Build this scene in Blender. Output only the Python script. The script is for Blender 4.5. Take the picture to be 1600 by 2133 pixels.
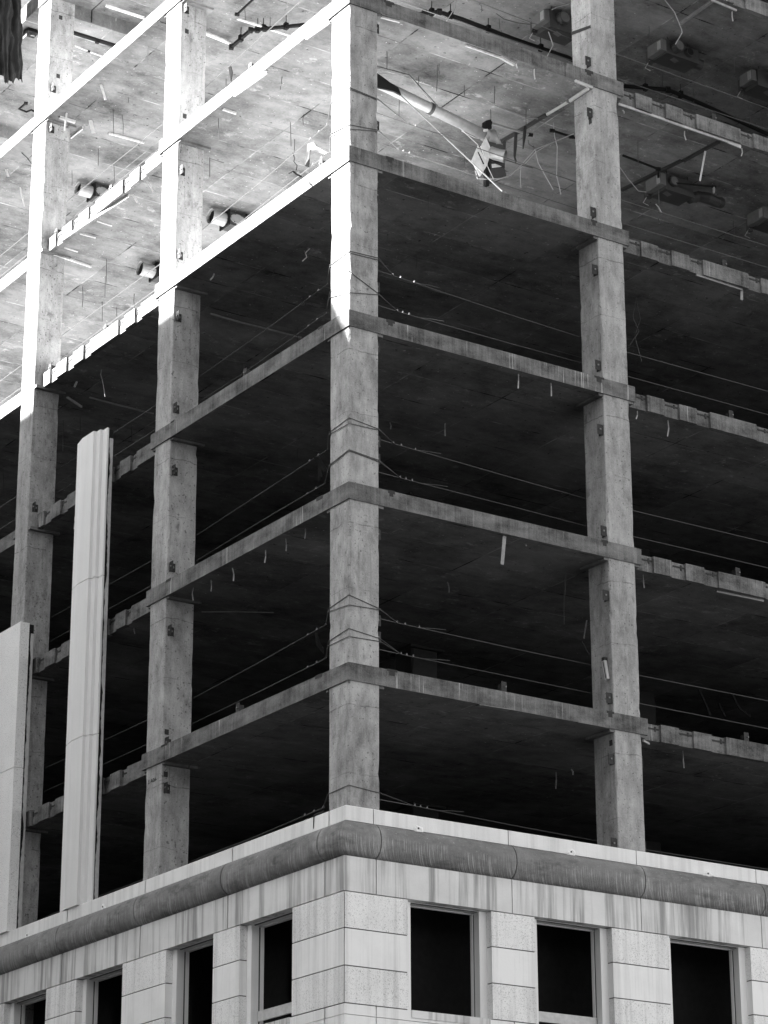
import bpy, math, random
from mathutils import Vector, Matrix, noise as mnoise

# ------------------------------------------------------------------ camera, sky, sun, exposure
for o in list(bpy.data.objects):
    bpy.data.objects.remove(o, do_unlink=True)
scene = bpy.context.scene
COL = scene.collection
CAM = Vector((-27.7285, -42.6881, 1.6187))
AX_R = Vector((0.83175928, -0.5551262, -0.00337817))
AX_U = Vector((-0.18884328, -0.28866045, 0.93862312))
AX_D = Vector((0.52202943, 0.78007054, 0.34492786))
FPX = 5658.33                                   # focal length in pixels of the 1600 x 2133 photograph
cd = bpy.data.cameras.new('camera')
cam = bpy.data.objects.new('camera', cd)
COL.objects.link(cam)
cam.matrix_world = Matrix(((AX_R.x, AX_U.x, -AX_D.x, CAM.x), (AX_R.y, AX_U.y, -AX_D.y, CAM.y),
                           (AX_R.z, AX_U.z, -AX_D.z, CAM.z), (0, 0, 0, 1)))
cd.sensor_fit = 'VERTICAL'
cd.sensor_height = 36.0
cd.lens = 36.0 * FPX / 2133.0
cd.clip_start = 0.5
cd.clip_end = 2000
scene.camera = cam

SUN = Vector((-0.715, 0.36, 0.60)).normalized()     # direction towards the sun
world = bpy.data.worlds.new('World')
scene.world = world
world.use_nodes = True
wn = world.node_tree
wn.nodes.clear()
sky = wn.nodes.new('ShaderNodeTexSky')
sky.sky_type = 'NISHITA'
sky.sun_disc = False
sky.sun_elevation = math.asin(SUN.z)
sky.sun_rotation = math.atan2(SUN.x, SUN.y)
bw = wn.nodes.new('ShaderNodeSeparateColor')         # black and white film behind a red filter: a dark sky, hard contrast
bg = wn.nodes.new('ShaderNodeBackground')
bg.inputs['Strength'].default_value = 0.05
wo = wn.nodes.new('ShaderNodeOutputWorld')
wn.links.new(sky.outputs[0], bw.inputs[0])
wn.links.new(bw.outputs[0], bg.inputs['Color'])
wn.links.new(bg.outputs[0], wo.inputs['Surface'])
sd = bpy.data.lights.new('sun', 'SUN')
sd.energy = 5.0
sd.angle = math.radians(0.53)
sun = bpy.data.objects.new('sun', sd)
COL.objects.link(sun)
sun.location = (-60, 40, 80)
sun.rotation_euler = SUN.to_track_quat('Z', 'Y').to_euler()
scene.view_settings.view_transform = 'Standard'
scene.view_settings.look = 'None'
scene.view_settings.gamma = 1.0
scene.view_settings.use_curve_mapping = False
scene.view_settings.exposure = 3.8
scene.cycles.max_bounces = 6
scene.cycles.diffuse_bounces = 5

rnd = random.Random(7)


# ------------------------------------------------------------------ helpers
def P(u, v, axis, val):
    """a pixel of the photograph, as the point where its ray meets a real surface (plane axis = val)"""
    k = AX_D + AX_R * ((u - 800.0) / FPX) - AX_U * ((v - 1066.5) / FPX)
    i = 'xyz'.index(axis)
    return CAM + k * ((val - CAM[i]) / k[i])


class MB:
    def __init__(self):
        self.v, self.f, self.m = [], [], []

    def add(self, vs, fs, mi=0):
        o = len(self.v)
        self.v += [tuple(a) for a in vs]
        for f in fs:
            self.f.append(tuple(o + i for i in f))
            self.m.append(mi)
        return self

    def box(self, x0, x1, y0, y1, z0, z1, mi=0):
        vs = [(x, y, z) for z in (z0, z1) for y in (y0, y1) for x in (x0, x1)]
        return self.add(vs, [(0, 2, 3, 1), (4, 5, 7, 6), (0, 1, 5, 4), (2, 6, 7, 3), (0, 4, 6, 2), (1, 3, 7, 5)], mi)

    def bar(self, a, b, w, h, up=(0, 0, 1), mi=0):
        """a square bar from a to b"""
        a, b = Vector(a), Vector(b)
        d = (b - a).normalized()
        s = d.cross(Vector(up))
        if s.length < 1e-4:
            s = d.cross(Vector((1, 0, 0)))
        s = s.normalized() * (w / 2)
        t = s.cross(d).normalized() * (h / 2)
        vs = [p + i * s + j * t for p in (a, b) for i, j in ((-1, -1), (1, -1), (1, 1), (-1, 1))]
        return self.add(vs, [(0, 3, 2, 1), (4, 5, 6, 7), (0, 1, 5, 4), (1, 2, 6, 5), (2, 3, 7, 6), (3, 0, 4, 7)], mi)

    def tube(self, pts, r, n=6, cap=True, mi=0):
        pts = [Vector(p) for p in pts]
        rr = r if isinstance(r, (list, tuple)) else [r] * len(pts)
        rings, up = [], None
        for i, p in enumerate(pts):
            d = (pts[min(i + 1, len(pts) - 1)] - pts[max(i - 1, 0)]).normalized()
            if up is None:
                up = Vector((0, 0, 1)) if abs(d.z) < .9 else Vector((1, 0, 0))
            s = d.cross(up).normalized()
            up = s.cross(d).normalized()
            rings.append([p + rr[i] * (math.cos(a) * s + math.sin(a) * up) for a in (2 * math.pi * k / n for k in range(n))])
        vs = [q for g in rings for q in g]
        fs = []
        for i in range(len(pts) - 1):
            for k in range(n):
                a, b = i * n + k, i * n + (k + 1) % n
                fs.append((a, b, b + n, a + n))
        if cap:
            fs.append(tuple(reversed(range(n))))
            fs.append(tuple(range(len(vs) - n, len(vs))))
        return self.add(vs, fs, mi)

    def prism(self, poly, z0, z1, mb=0, ms=0, mt=0):
        n = len(poly)
        self.add([(x, y, z0) for x, y in poly] + [(x, y, z1) for x, y in poly], [])
        o = len(self.v) - 2 * n
        self.f.append(tuple(o + i for i in reversed(range(n)))); self.m.append(mb)
        self.f.append(tuple(o + n + i for i in range(n))); self.m.append(mt)
        for i in range(n):
            j = (i + 1) % n
            self.f.append((o + i, o + j, o + n + j, o + n + i)); self.m.append(ms)
        return self

    def build(self, name, mats, parent=None, smooth=False):
        xs, ys, zs = zip(*self.v)
        c = Vector(((min(xs) + max(xs)) / 2, (min(ys) + max(ys)) / 2, min(zs)))
        me = bpy.data.meshes.new(name)
        me.from_pydata([(x - c.x, y - c.y, z - c.z) for x, y, z in self.v], [], self.f)
        mats = mats if isinstance(mats, (list, tuple)) else [mats]
        for m in mats:
            me.materials.append(m)
        if len(mats) > 1:
            me.polygons.foreach_set('material_index', self.m)
        if smooth:
            me.polygons.foreach_set('use_smooth', [True] * len(me.polygons))
        me.update()
        o = bpy.data.objects.new(name, me)
        COL.objects.link(o)
        put(o, c, parent)
        return o


WPOS = {}


def put(o, wpos, parent=None):
    """every parent is only moved, never turned, so a child's place is a difference"""
    WPOS[o.name] = Vector(wpos)
    if parent is not None:
        o.parent = parent
        o.location = Vector(wpos) - WPOS[parent.name]
    else:
        o.location = wpos


def copy_to(o, wpos, parent=None):
    c = o.copy()
    COL.objects.link(c)
    put(c, wpos, parent)
    return c


def empty(name, loc):
    o = bpy.data.objects.new(name, None)
    COL.objects.link(o)
    o.empty_display_size = 0.3
    put(o, loc)
    return o


def tag(o, label, cat, group=None):
    o['label'] = label
    o['category'] = cat
    if group:
        o['group'] = group
    return o


# ------------------------------------------------------------------ materials
class NT:
    def __init__(self, name, rough=0.9, metal=0.0, spec=0.25):
        self.mat = bpy.data.materials.new(name)
        self.mat.use_nodes = True
        self.t = self.mat.node_tree
        self.b = self.t.nodes['Principled BSDF']
        self.b.inputs['Roughness'].default_value = rough
        self.b.inputs['Metallic'].default_value = metal
        self.b.inputs['Specular IOR Level'].default_value = spec
        g = self.t.nodes.new('ShaderNodeNewGeometry')
        self.pos = g.outputs['Position']
        self.nrm = g.outputs['Normal']

    def lk(self, a, b):
        if isinstance(a, (int, float)):
            b.default_value = a
        elif isinstance(a, tuple):
            b.default_value = a
        else:
            self.t.links.new(a, b)

    def math(self, op, a, b=0.0, c=None, clamp=False):
        n = self.t.nodes.new('ShaderNodeMath')
        n.operation = op
        n.use_clamp = clamp
        self.lk(a, n.inputs[0]); self.lk(b, n.inputs[1])
        if c is not None:
            self.lk(c, n.inputs[2])
        return n.outputs[0]

    def vmul(self, v, s):
        n = self.t.nodes.new('ShaderNodeVectorMath')
        n.operation = 'MULTIPLY'
        self.lk(v, n.inputs[0]); n.inputs[1].default_value = s
        return n.outputs[0]

    def vadd(self, v, s):
        n = self.t.nodes.new('ShaderNodeVectorMath')
        n.operation = 'ADD'
        self.lk(v, n.inputs[0]); self.lk(s, n.inputs[1])
        return n.outputs[0]

    def sep(self, v):
        n = self.t.nodes.new('ShaderNodeSeparateXYZ')
        self.lk(v, n.inputs[0])
        return n.outputs

    def comb(self, x, y, z):
        n = self.t.nodes.new('ShaderNodeCombineXYZ')
        self.lk(x, n.inputs[0]); self.lk(y, n.inputs[1]); self.lk(z, n.inputs[2])
        return n.outputs[0]

    def noise(self, scale=(1, 1, 1), detail=4, rough=.55, vec=None, dist=0.0):
        n = self.t.nodes.new('ShaderNodeTexNoise')
        n.inputs['Scale'].default_value = 1.0
        n.inputs['Detail'].default_value = detail
        n.inputs['Roughness'].default_value = rough
        n.inputs['Distortion'].default_value = dist
        self.lk(self.vmul(vec or self.pos, scale), n.inputs['Vector'])
        return n.outputs['Fac']

    def white(self, vec):
        n = self.t.nodes.new('ShaderNodeTexWhiteNoise')
        n.noise_dimensions = '3D'
        self.lk(vec, n.inputs['Vector'])
        return n.outputs['Value']

    def ramp(self, f, a, b, lo=0.0, hi=1.0):
        n = self.t.nodes.new('ShaderNodeMapRange')
        n.interpolation_type = 'SMOOTHSTEP'
        self.lk(f, n.inputs[0])
        n.inputs[1].default_value = a; n.inputs[2].default_value = b
        n.inputs[3].default_value = lo; n.inputs[4].default_value = hi
        return n.outputs[0]

    def mix(self, f, a, b):
        n = self.t.nodes.new('ShaderNodeMix')
        n.data_type = 'FLOAT'
        self.lk(f, n.inputs[0]); self.lk(a, n.inputs[2]); self.lk(b, n.inputs[3])
        return n.outputs[0]

    def out(self, val, bump=None, bstr=.3, bdist=.01):
        v = self.math('MINIMUM', self.math('MAXIMUM', val, 0.004), 0.85)
        self.lk(self.comb(v, v, v), self.b.inputs['Base Color'])
        if bump is not None:
            n = self.t.nodes.new('ShaderNodeBump')
            n.inputs['Strength'].default_value = bstr
            n.inputs['Distance'].default_value = bdist
            self.lk(bump, n.inputs['Height'])
            self.lk(n.outputs[0], self.b.inputs['Normal'])
        return self.mat


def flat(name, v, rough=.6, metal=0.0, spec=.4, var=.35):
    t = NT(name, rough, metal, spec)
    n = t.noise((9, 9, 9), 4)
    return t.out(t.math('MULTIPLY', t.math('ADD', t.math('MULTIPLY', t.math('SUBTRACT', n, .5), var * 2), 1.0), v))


FLOOR_H = 3.776
ZB = {k: 16.832 + (k - 2) * FLOOR_H for k in range(-2, 10)}       # underside of each slab
ZB[8] -= .12
TH = .3587


def concrete_column():
    t = NT('cast_concrete_column', .92)
    big = t.noise((1.0, 1.0, .5), 4)
    mid = t.noise((4.2, 4.2, 2.0), 6, .68)
    fine = t.noise((30, 30, 30), 4, .65)
    strk = t.noise((11, 11, .45), 5, .65)
    board = t.noise((22, 22, .9), 3)
    v = t.math('MULTIPLY_ADD', t.math('SUBTRACT', big, .5), .42, .315)
    v = t.math('MULTIPLY_ADD', t.math('SUBTRACT', mid, .5), .50, v)
    v = t.math('MULTIPLY_ADD', t.math('SUBTRACT', fine, .5), .24, v)
    v = t.math('MULTIPLY_ADD', t.math('SUBTRACT', board, .5), .12, v)
    v = t.math('MULTIPLY', v, t.mix(t.ramp(strk, .55, .72), 1.0, .66))
    pores = t.noise((17, 17, 17), 2, .4)
    pd = t.math('MULTIPLY_ADD', t.math('SUBTRACT', t.noise((1.6, 1.6, 1.0), 3), .5), .16, pores)
    v = t.math('MULTIPLY', v, t.mix(t.ramp(pd, .655, .70), 1.0, .50))
    z = t.sep(t.pos)[2]
    wob = t.math('MULTIPLY', t.math('SUBTRACT', t.noise((2.2, 2.2, .1), 2), .5), .16)
    zz = t.math('ADD', z, wob)
    for off, wd, am in ((2.93, .020, .50), (1.55, .014, .66)):
        d = t.math('ABSOLUTE', t.math('SUBTRACT', t.math('FRACT', t.math('DIVIDE', t.math('SUBTRACT', zz, ZB[2] + TH + off - FLOOR_H * 6), FLOOR_H)), .5))
        ln = t.ramp(t.math('SUBTRACT', .5, d), 0.0, wd / FLOOR_H, 1.0, 0.0)
        brk = t.ramp(t.noise((3, 3, .25), 2), .36, .54)
        v = t.math('MULTIPLY', v, t.mix(t.math('MULTIPLY', ln, brk), 1.0, am))
    gr = t.ramp(t.noise((2.4, 2.4, 1.3), 7, .72), .54, .74)
    v = t.math('MULTIPLY', v, t.mix(gr, 1.0, .42))
    sc = t.ramp(t.noise((8, 8, 2.6), 6, .74), .63, .70)
    v = t.math('MULTIPLY_ADD', sc, .13, v)
    h = t.math('ADD', t.math('MULTIPLY', fine, .5), t.math('SUBTRACT', t.math('MULTIPLY', mid, 1.2), t.ramp(pd, .655, .70)))
    return t.out(v, h, .4, .02)


def concrete_edge():
    t = NT('weathered_slab_edge_concrete', .93)
    big = t.noise((1.5, 1.5, 3), 5, .6)
    fine = t.noise((32, 32, 32), 3, .6)
    x, y, z = t.sep(t.pos)
    strk = t.noise((15, 15, .8), 4, .65)
    v = t.math('MULTIPLY_ADD', t.math('SUBTRACT', big, .5), .36, .128)
    v = t.math('MULTIPLY_ADD', t.math('SUBTRACT', fine, .5), .13, v)
    v = t.math('MULTIPLY_ADD', t.math('SUBTRACT', strk, .5), .18, v)
    # lime runs: thin pale vertical lines in patches
    runs = t.ramp(t.noise((22, 22, .6), 3, .55), .60, .68)
    pat = t.ramp(t.noise((.9, .9, .15), 3), .5, .64)
    v = t.math('MULTIPLY_ADD', t.math('MULTIPLY', runs, pat), .26, v)
    blot = t.ramp(t.noise((4, 4, 8), 6, .7), .64, .74)
    v = t.math('MULTIPLY_ADD', blot, .10, v)
    dk = t.ramp(t.noise((3, 3, 4), 6, .7), .6, .74)
    v = t.math('MULTIPLY', v, t.mix(dk, 1.0, .5))
    return t.out(v, t.math('ADD', fine, t.math('MULTIPLY', big, 2.0)), .35, .02)


def concrete_soffit():
    t = NT('formed_concrete_soffit', .93)
    x, y, z = t.sep(t.pos)
    fl = t.math('FLOOR', t.math('DIVIDE', z, 1.5))
    sx = t.math('DIVIDE', t.math('ADD', x, t.math('MULTIPLY', fl, .61)), 2.44)
    sy = t.math('DIVIDE', t.math('ADD', y, t.math('MULTIPLY', fl, .37)), 1.22)
    cell = t.comb(t.math('FLOOR', sx), t.math('FLOOR', sy), fl)
    rn = t.white(cell)
    rn2 = t.white(t.vadd(cell, (17.3, 5.1, 2.2)))
    big = t.noise((.5, .6, .4), 5, .62)
    blot = t.noise((1.9, 2.4, .6), 7, .72)
    brush = t.noise((.9, 5.0, .5), 6, .7, dist=.7)
    fine = t.noise((20, 20, 20), 4, .65)
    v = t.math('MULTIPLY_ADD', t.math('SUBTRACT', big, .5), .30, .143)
    v = t.math('MULTIPLY_ADD', t.math('SUBTRACT', rn, .5), .05, v)
    v = t.math('MULTIPLY_ADD', t.math('SUBTRACT', blot, .5), .20, v)
    v = t.math('MULTIPLY_ADD', t.math('SUBTRACT', brush, .5), .09, v)
    v = t.math('MULTIPLY_ADD', t.math('SUBTRACT', fine, .5), .08, v)
    wp = t.ramp(t.noise((2.6, 3.6, .7), 8, .76), .56, .66)
    v = t.math('MULTIPLY_ADD', t.math('MULTIPLY', wp, t.ramp(rn2, .30, .75)), .12, v)
    dk = t.ramp(t.noise((.9, 1.3, .8), 7, .74), .55, .72)
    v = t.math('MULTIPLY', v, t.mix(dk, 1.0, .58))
    spk = t.noise((13, 13, 3), 2, .5)
    v = t.math('MULTIPLY_ADD', t.ramp(spk, .715, .75), .22, v)
    v = t.math('MULTIPLY', v, t.mix(t.ramp(t.noise((9, 9, 2), 2, .5), .70, .74), 1.0, .35))
    scr = t.ramp(t.noise((2.2, 26, 2), 3, .6, dist=1.2), .66, .74)
    v = t.math('MULTIPLY_ADD', t.math('MULTIPLY', scr, t.ramp(rn2, .2, .8)), .10, v)
    # fins of grout at the board joints
    lines = None
    for s, w in ((sx, .02 / 2.44), (sy, .02 / 1.22)):
        f = t.math('FRACT', s)
        d = t.math('MINIMUM', f, t.math('SUBTRACT', 1.0, f))
        l = t.ramp(d, w * .4, w * 1.3, 1.0, 0.0)
        lines = l if lines is None else t.math('MAXIMUM', lines, l)
    brk = t.noise((1.3, 1.3, .3), 4)
    gate = t.ramp(t.noise((.7, .7, .4), 3), .40, .52)
    v = t.math('MULTIPLY_ADD', t.math('MULTIPLY', t.math('MULTIPLY', lines, gate), t.math('SUBTRACT', brk, .5)), 1.0, v)
    return t.out(v, t.math('ADD', t.math('MULTIPLY', lines, .6), t.math('MULTIPLY', fine, .5)), .3, .02)


def pale_floor():  # unseen floor tops made pale to bounce sun onto the upper ceilings
    t = NT('brightened_unseen_floor', .9)
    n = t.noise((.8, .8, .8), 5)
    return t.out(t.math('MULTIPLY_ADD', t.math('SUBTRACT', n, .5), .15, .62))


def dim_floor():  # unseen floor tops darkened to keep the lower ceilings dim
    t = NT('darkened_unseen_floor', .98, 0, .1)
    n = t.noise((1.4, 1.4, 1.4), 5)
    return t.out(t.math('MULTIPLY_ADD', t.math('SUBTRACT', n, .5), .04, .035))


def precast(name, base, speck=0.0, streak=0.0, mottle=.08, dirty=0.0):
    t = NT(name, .85, 0, .3)
    big = t.noise((.9, .9, 1.2), 4)
    fine = t.noise((30, 30, 30), 3, .6)
    v = t.math('MULTIPLY_ADD', t.math('SUBTRACT', big, .5), mottle * 2, base)
    v = t.math('MULTIPLY_ADD', t.math('SUBTRACT', fine, .5), .06, v)
    bump = fine
    if speck:
        s1 = t.noise((40, 40, 40), 3, .75)
        dens = t.noise((2.2, 2.2, 2.2), 3)
        s2 = t.math('MULTIPLY_ADD', t.math('SUBTRACT', dens, .5), .12, s1)
        v = t.math('MULTIPLY', v, t.mix(t.ramp(s2, .55, .66), 1.0, 1.0 - speck))
        s3 = t.noise((75, 75, 75), 1, .5)
        v = t.math('MULTIPLY', v, t.mix(t.ramp(s3, .60, .72), 1.0, 1.0 - speck * .55))
        bump = t.math('SUBTRACT', 0.0, s1)
    if streak:
        st = t.noise((5.5, 5.5, .22), 5, .66)
        st2 = t.noise((2.0, 2.0, .15), 3)
        k = t.ramp(t.math('MULTIPLY_ADD', t.math('SUBTRACT', st2, .5), .5, st), .42, .70)
        v = t.math('MULTIPLY', v, t.mix(k, 1.0, 1.0 - streak))
        lt = t.ramp(t.noise((12, 12, .35), 3, .6), .58, .72)
        v = t.math('MULTIPLY_ADD', lt, streak * .16, v)
    if dirty:
        dk = t.ramp(t.noise((1.4, 1.4, 2.5), 6, .68), .48, .70)
        v = t.math('MULTIPLY', v, t.mix(dk, 1.0, 1.0 - dirty))
    return t.out(v, bump, .35 if speck else .15, .015)


JOINTS_X, JOINTS_Y = (.44, 6.885), (.395, 7.668)


def cornice_stone():
    t = NT('weathered_cornice_stone', .9, 0, .25)
    x, y, z = t.sep(t.pos)
    # coordinate along the moulding: x on the right front, y on the left front
    s = t.math('SUBTRACT', t.math('MAXIMUM', x, -0.6), t.math('MAXIMUM', y, -0.6))
    lowz = t.ramp(t.math('MULTIPLY_ADD', t.math('SUBTRACT', t.noise((1.3, 1.3, 1), 3), .5), .30, z), 13.58, 13.72, 1.0, 0.0)
    vec = t.comb(t.math('MULTIPLY', s, 38), t.math('MULTIPLY', z, 1.1), t.math('MULTIPLY', z, .3))
    ln = t.noise((1, 1, 1), 3, .6, vec=vec, dist=.6)
    line = t.ramp(ln, .46, .64)
    big = t.noise((.8, .8, 2.2), 6, .66)
    mid = t.noise((4.5, 4.5, 6), 6, .7)
    fine = t.noise((34, 34, 34), 3, .65)
    v = t.math('MULTIPLY_ADD', t.math('SUBTRACT', big, .5), .20, .20)
    v = t.math('MULTIPLY_ADD', t.math('SUBTRACT', mid, .5), .15, v)
    v = t.math('MULTIPLY_ADD', t.math('SUBTRACT', fine, .5), .09, v)
    gp = t.ramp(t.noise((1.6, 1.6, 1.1), 5, .65), .36, .60)
    v = t.math('MULTIPLY_ADD', t.math('MULTIPLY', t.math('MULTIPLY', line, lowz), gp), .19, v)
    soot = t.ramp(t.noise((1.1, 1.1, 3.2), 6, .7), .50, .68)
    v = t.math('MULTIPLY', v, t.mix(soot, 1.0, .62))
    sp = t.ramp(t.noise((20, 20, 20), 3, .65), .64, .71)
    v = t.math('MULTIPLY_ADD', t.math('MULTIPLY', sp, t.math('SUBTRACT', 1.0, t.math('MULTIPLY', lowz, .8))), .18, v)
    # paler washed bands beside the joints between the sections
    for j0 in JOINTS_X:
        v = t.math('MULTIPLY_ADD', t.ramp(t.math('ABSOLUTE', t.math('SUBTRACT', x, j0)), .02, .22, 1.0, 0.0), t.math('MULTIPLY', t.math('MULTIPLY', t.ramp(x, .0, .1), mid), .14), v)
    for j0 in JOINTS_Y:
        v = t.math('MULTIPLY_ADD', t.ramp(t.math('ABSOLUTE', t.math('SUBTRACT', y, j0)), .02, .28, 1.0, 0.0), t.math('MULTIPLY', t.math('MULTIPLY', t.ramp(y, .0, .1), mid), .14), v)
    return t.out(v, t.math('MULTIPLY_ADD', t.math('MULTIPLY', line, lowz), 1.2, t.math('MULTIPLY', fine, .4)), .45, .02)


M = dict(column=concrete_column(), edge=concrete_edge(), soffit=concrete_soffit(), floor=pale_floor(), dim_floor=dim_floor(),
         cap=precast('pale_capstone', .78, 0, .15, .16), frieze=precast('streaked_frieze_stone', .68, 0, .56, .18),
         rough=precast('bush_hammered_stone', .85, .46, .26, .16), smooth=precast('smooth_stone', .85, 0, .18, .14),
         jamb=precast('jamb_stone', .78, 0, .08, .04), pil=precast('pilaster_precast', .74, 0, .05, .05),
         panel=precast('granulated_precast', .80, .45), cornice=cornice_stone(),
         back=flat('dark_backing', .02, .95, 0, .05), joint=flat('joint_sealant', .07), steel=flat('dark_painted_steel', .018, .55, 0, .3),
         bolt=flat('zinc_bolt', .16, .7, 0), cable=flat('galvanised_cable', .075, .45, .3), galv=flat('galvanised_sheet', .26, .5, .3),
         white=flat('white_painted_metal', .48, .5), black=flat('black_iron_pipe', .010, .6, 0, .1), wire=flat('pale_wire', .30, .6),
         darkwire=flat('dark_wire', .05, .6), rust=flat('rusty_dark_steel', .03, .8), spall=flat('fresh_spall', .80, .9, 0, .2), mortar=flat('pale_mortar', .45, .9, 0, .2),
         net=flat('dark_netting', .010, 1.0, 0, 0.05), tarp=flat('dark_tarpaulin', .028, .8, 0, .15), lightnet=flat('grey_plastic_sheet', .022, .8), asphalt=flat('asphalt', .04, .9),
         core=flat('dimmed_interior_concrete', .035, .9), nb=flat('neighbour_concrete', .04, .9), glass=flat('dark_window_glass', .02, .15, 0, .5),
         sticker=flat('paper_sticker', .62, .8), sidewalk=flat('pavement_concrete', .08, .9))

# ------------------------------------------------------------------ ground
g = MB().add([(-600, -600, 0), (600, -600, 0), (600, 600, 0), (-600, 600, 0)], [(0, 1, 2, 3)]).build('ground', M['asphalt'])
g['kind'] = 'structure'
g = MB().prism([(-4, -4), (40, -4), (40, -.45), (-.45, -.45), (-.45, 45), (-4, 45)], 0.0, .14).build('pavement', M['sidewalk'])
g['kind'] = 'structure'

# ------------------------------------------------------------------ the building: grid
W = .7134
XR, YB, YA, YC = 6.584, 7.43, 14.544, 21.66
XS = [0, XR, 13.17, 19.75]
YS = [0, YB, YA, YC, 28.8]
XMAX, YMAX = 20.6, 29.6
PR = .033                                          # how far the slab edge stands proud of the columns
bld = empty('concrete_building', (10, 14, 0))
tag(bld, 'stripped concrete frame building with open floors above a pale stone base', 'building')

# slabs
NX = [(7.994, 8.485), (8.90, 9.405), (9.812, 11.18), (11.571, 13.1), (13.6, 14.6), (15.1, 17.5), (18.0, 20.3)]     # proud blocks, right front
NY = [(14.105, 14.44), (13.207, 13.749), (12.324, 12.863), (10.539, 11.964), (9.691, 10.184), (8.42, 9.4)]
NY += [(a + 7.11, b + 7.11) for a, b in NY] 
xe, ye = XR + W + .159, YB + W + .143
slabs = {}
for k in range(-1, 10):
    zb = ZB[k]
    th = TH if k != 8 else TH + .12
    if k <= 1:
        poly = [(.02, .02), (XMAX, .02), (XMAX, YMAX), (.02, YMAX)]
    elif k >= 7:
        poly = [(-PR, -PR), (xe, -PR), (xe, .262), (XMAX, .262), (XMAX, YMAX), (-PR, YMAX)]
    else:
        poly = [(-PR, -PR), (xe, -PR), (xe, .262), (XMAX, .262), (XMAX, YMAX), (.262, YMAX), (.262, ye), (-PR, ye)]
    mb = MB().prism(poly, zb, zb + th, 0, 1, 2)
    s = mb.build('floor_slab', [M['soffit'], M['edge'], M['floor' if k >= 5 else 'dim_floor']], bld)  # bright floor copy in the sunlit storeys, dark copy in the shaded ones
    slabs[k] = s
    if k >= 2:
        r2 = random.Random(k)
        for i, (a, b) in enumerate(NX[:4] if k < 8 else []):
            j = [r2.uniform(-.012, .012) for _ in range(6)]
            MB().box(a + j[0], b + j[1], .205 + j[2] * .4, .34, zb - .004 - abs(j[3]) * .5, zb + th + .004 + abs(j[4])).build('edge_block', M['edge'], s)
        pk = [(xe, NX[0][0])] + [(NX[i][1], NX[i + 1][0]) for i in range(3)]
        for a, b in pk:
            if k < 8:
                zc = zb + th * .70 + r2.uniform(-.02, .02)
                m = MB().box(a + .02 + r2.uniform(0, .08), b - .01, .250, .30, zc, zc + .035)
                m.box(b - .13, b - .085, .246, .30, zc - r2.uniform(.01, .05), zc + .07)
                m.build('anchor_slot', M['rust'], s)
        if k < 7:
            for a, b in NY[:9]:
                j = [r2.uniform(-.012, .012) for _ in range(6)]
                MB().box(.205 + j[2] * .4, .34, a + j[0], b + j[1], zb - .004 - abs(j[3]) * .5, zb + th + .004 + abs(j[4])).build('edge_block', M['edge'], s)
            for a, b in ((13.749, 14.105), (12.863, 13.207), (11.964, 12.324), (10.184, 10.539), (9.4, 9.691)):
                zc = zb + th * .70 + r2.uniform(-.02, .02)
                m = MB().box(.250, .30, a + .015, b - r2.uniform(0, .1), zc, zc + .035)
                m.box(.246, .30, b - .05, b - .005, zc - .05, zc + .08)
                m.build('anchor_slot', M['rust'], s)

# beams under the eighth slab
for yb in (YA, YC):
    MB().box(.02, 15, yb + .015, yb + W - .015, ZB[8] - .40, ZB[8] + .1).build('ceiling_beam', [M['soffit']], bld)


# columns
def column(x, y, z0, z1, seed):
    r = random.Random(seed)
    n = max(2, int((z1 - z0) / .16))
    vs, fs = [], []
    ch = [[.012] * 4 for _ in range(n + 1)]
    for q in range(4):
        c = .012
        for i in range(n + 1):
            c = .012 + .4 * (c - .012) + r.uniform(-.004, .005)
            if r.random() < .09:
                c += r.uniform(.01, .045)
            ch[i][q] = max(.006, c)
    for i in range(n + 1):
        z = z0 + (z1 - z0) * i / n + (r.uniform(-.05, .05) if 0 < i < n else 0)
        a, b, c, d = ch[i]
        ring = [(a, 0), (W - b, 0), (W, b), (W, W - c), (W - c, W), (d, W), (0, W - d), (0, a)]
        vs += [(x + p, y + q, z) for p, q in ring]
    for i in range(n):
        for k in range(8):
            a, b = i * 8 + k, i * 8 + (k + 1) % 8
            fs.append((a, b, b + 8, a + 8))
    fs.append(tuple(reversed(range(8))))
    fs.append(tuple(range(n * 8, n * 8 + 8)))
    return MB().add(vs, fs)


cols = {}
capital_mesh = None
for i, x in enumerate(XS):
    for j, y in enumerate(YS):
        if i >= 2 and j >= 3:
            continue
        edge = (i == 0 or j == 0)
        c = column(x, y, .0, ZB[9] + .1, 100 + i * 10 + j).build('column', M['column' if edge else 'core'], bld)  # inner columns get a darker concrete copy: interior shade put into the colour
        cols[(i, j)] = c
        for k in range(2, 9):
            if i > 1 or j > 3 or k == 8:
                continue
            x0, x1 = x - (.12 if i else -.006), x + W + .12
            y0, y1 = y - (.12 if j else -.006), y + W + .12
            if capital_mesh is None or not (i and j):
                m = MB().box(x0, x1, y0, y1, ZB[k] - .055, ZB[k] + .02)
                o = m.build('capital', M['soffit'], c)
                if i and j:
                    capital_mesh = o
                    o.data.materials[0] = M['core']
            else:
                copy_to(capital_mesh, ((x0 + x1) / 2, (y0 + y1) / 2, ZB[k] - .055), c)

# core walls that close the rear of every storey
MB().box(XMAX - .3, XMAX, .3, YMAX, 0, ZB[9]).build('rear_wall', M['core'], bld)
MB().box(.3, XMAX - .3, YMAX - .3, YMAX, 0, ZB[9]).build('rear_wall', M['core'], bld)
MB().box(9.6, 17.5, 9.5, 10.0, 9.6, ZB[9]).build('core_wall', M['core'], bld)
MB().box(9.6, 10.0, 10.0, 24, 9.6, ZB[9]).build('core_wall', M['core'], bld)

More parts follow.
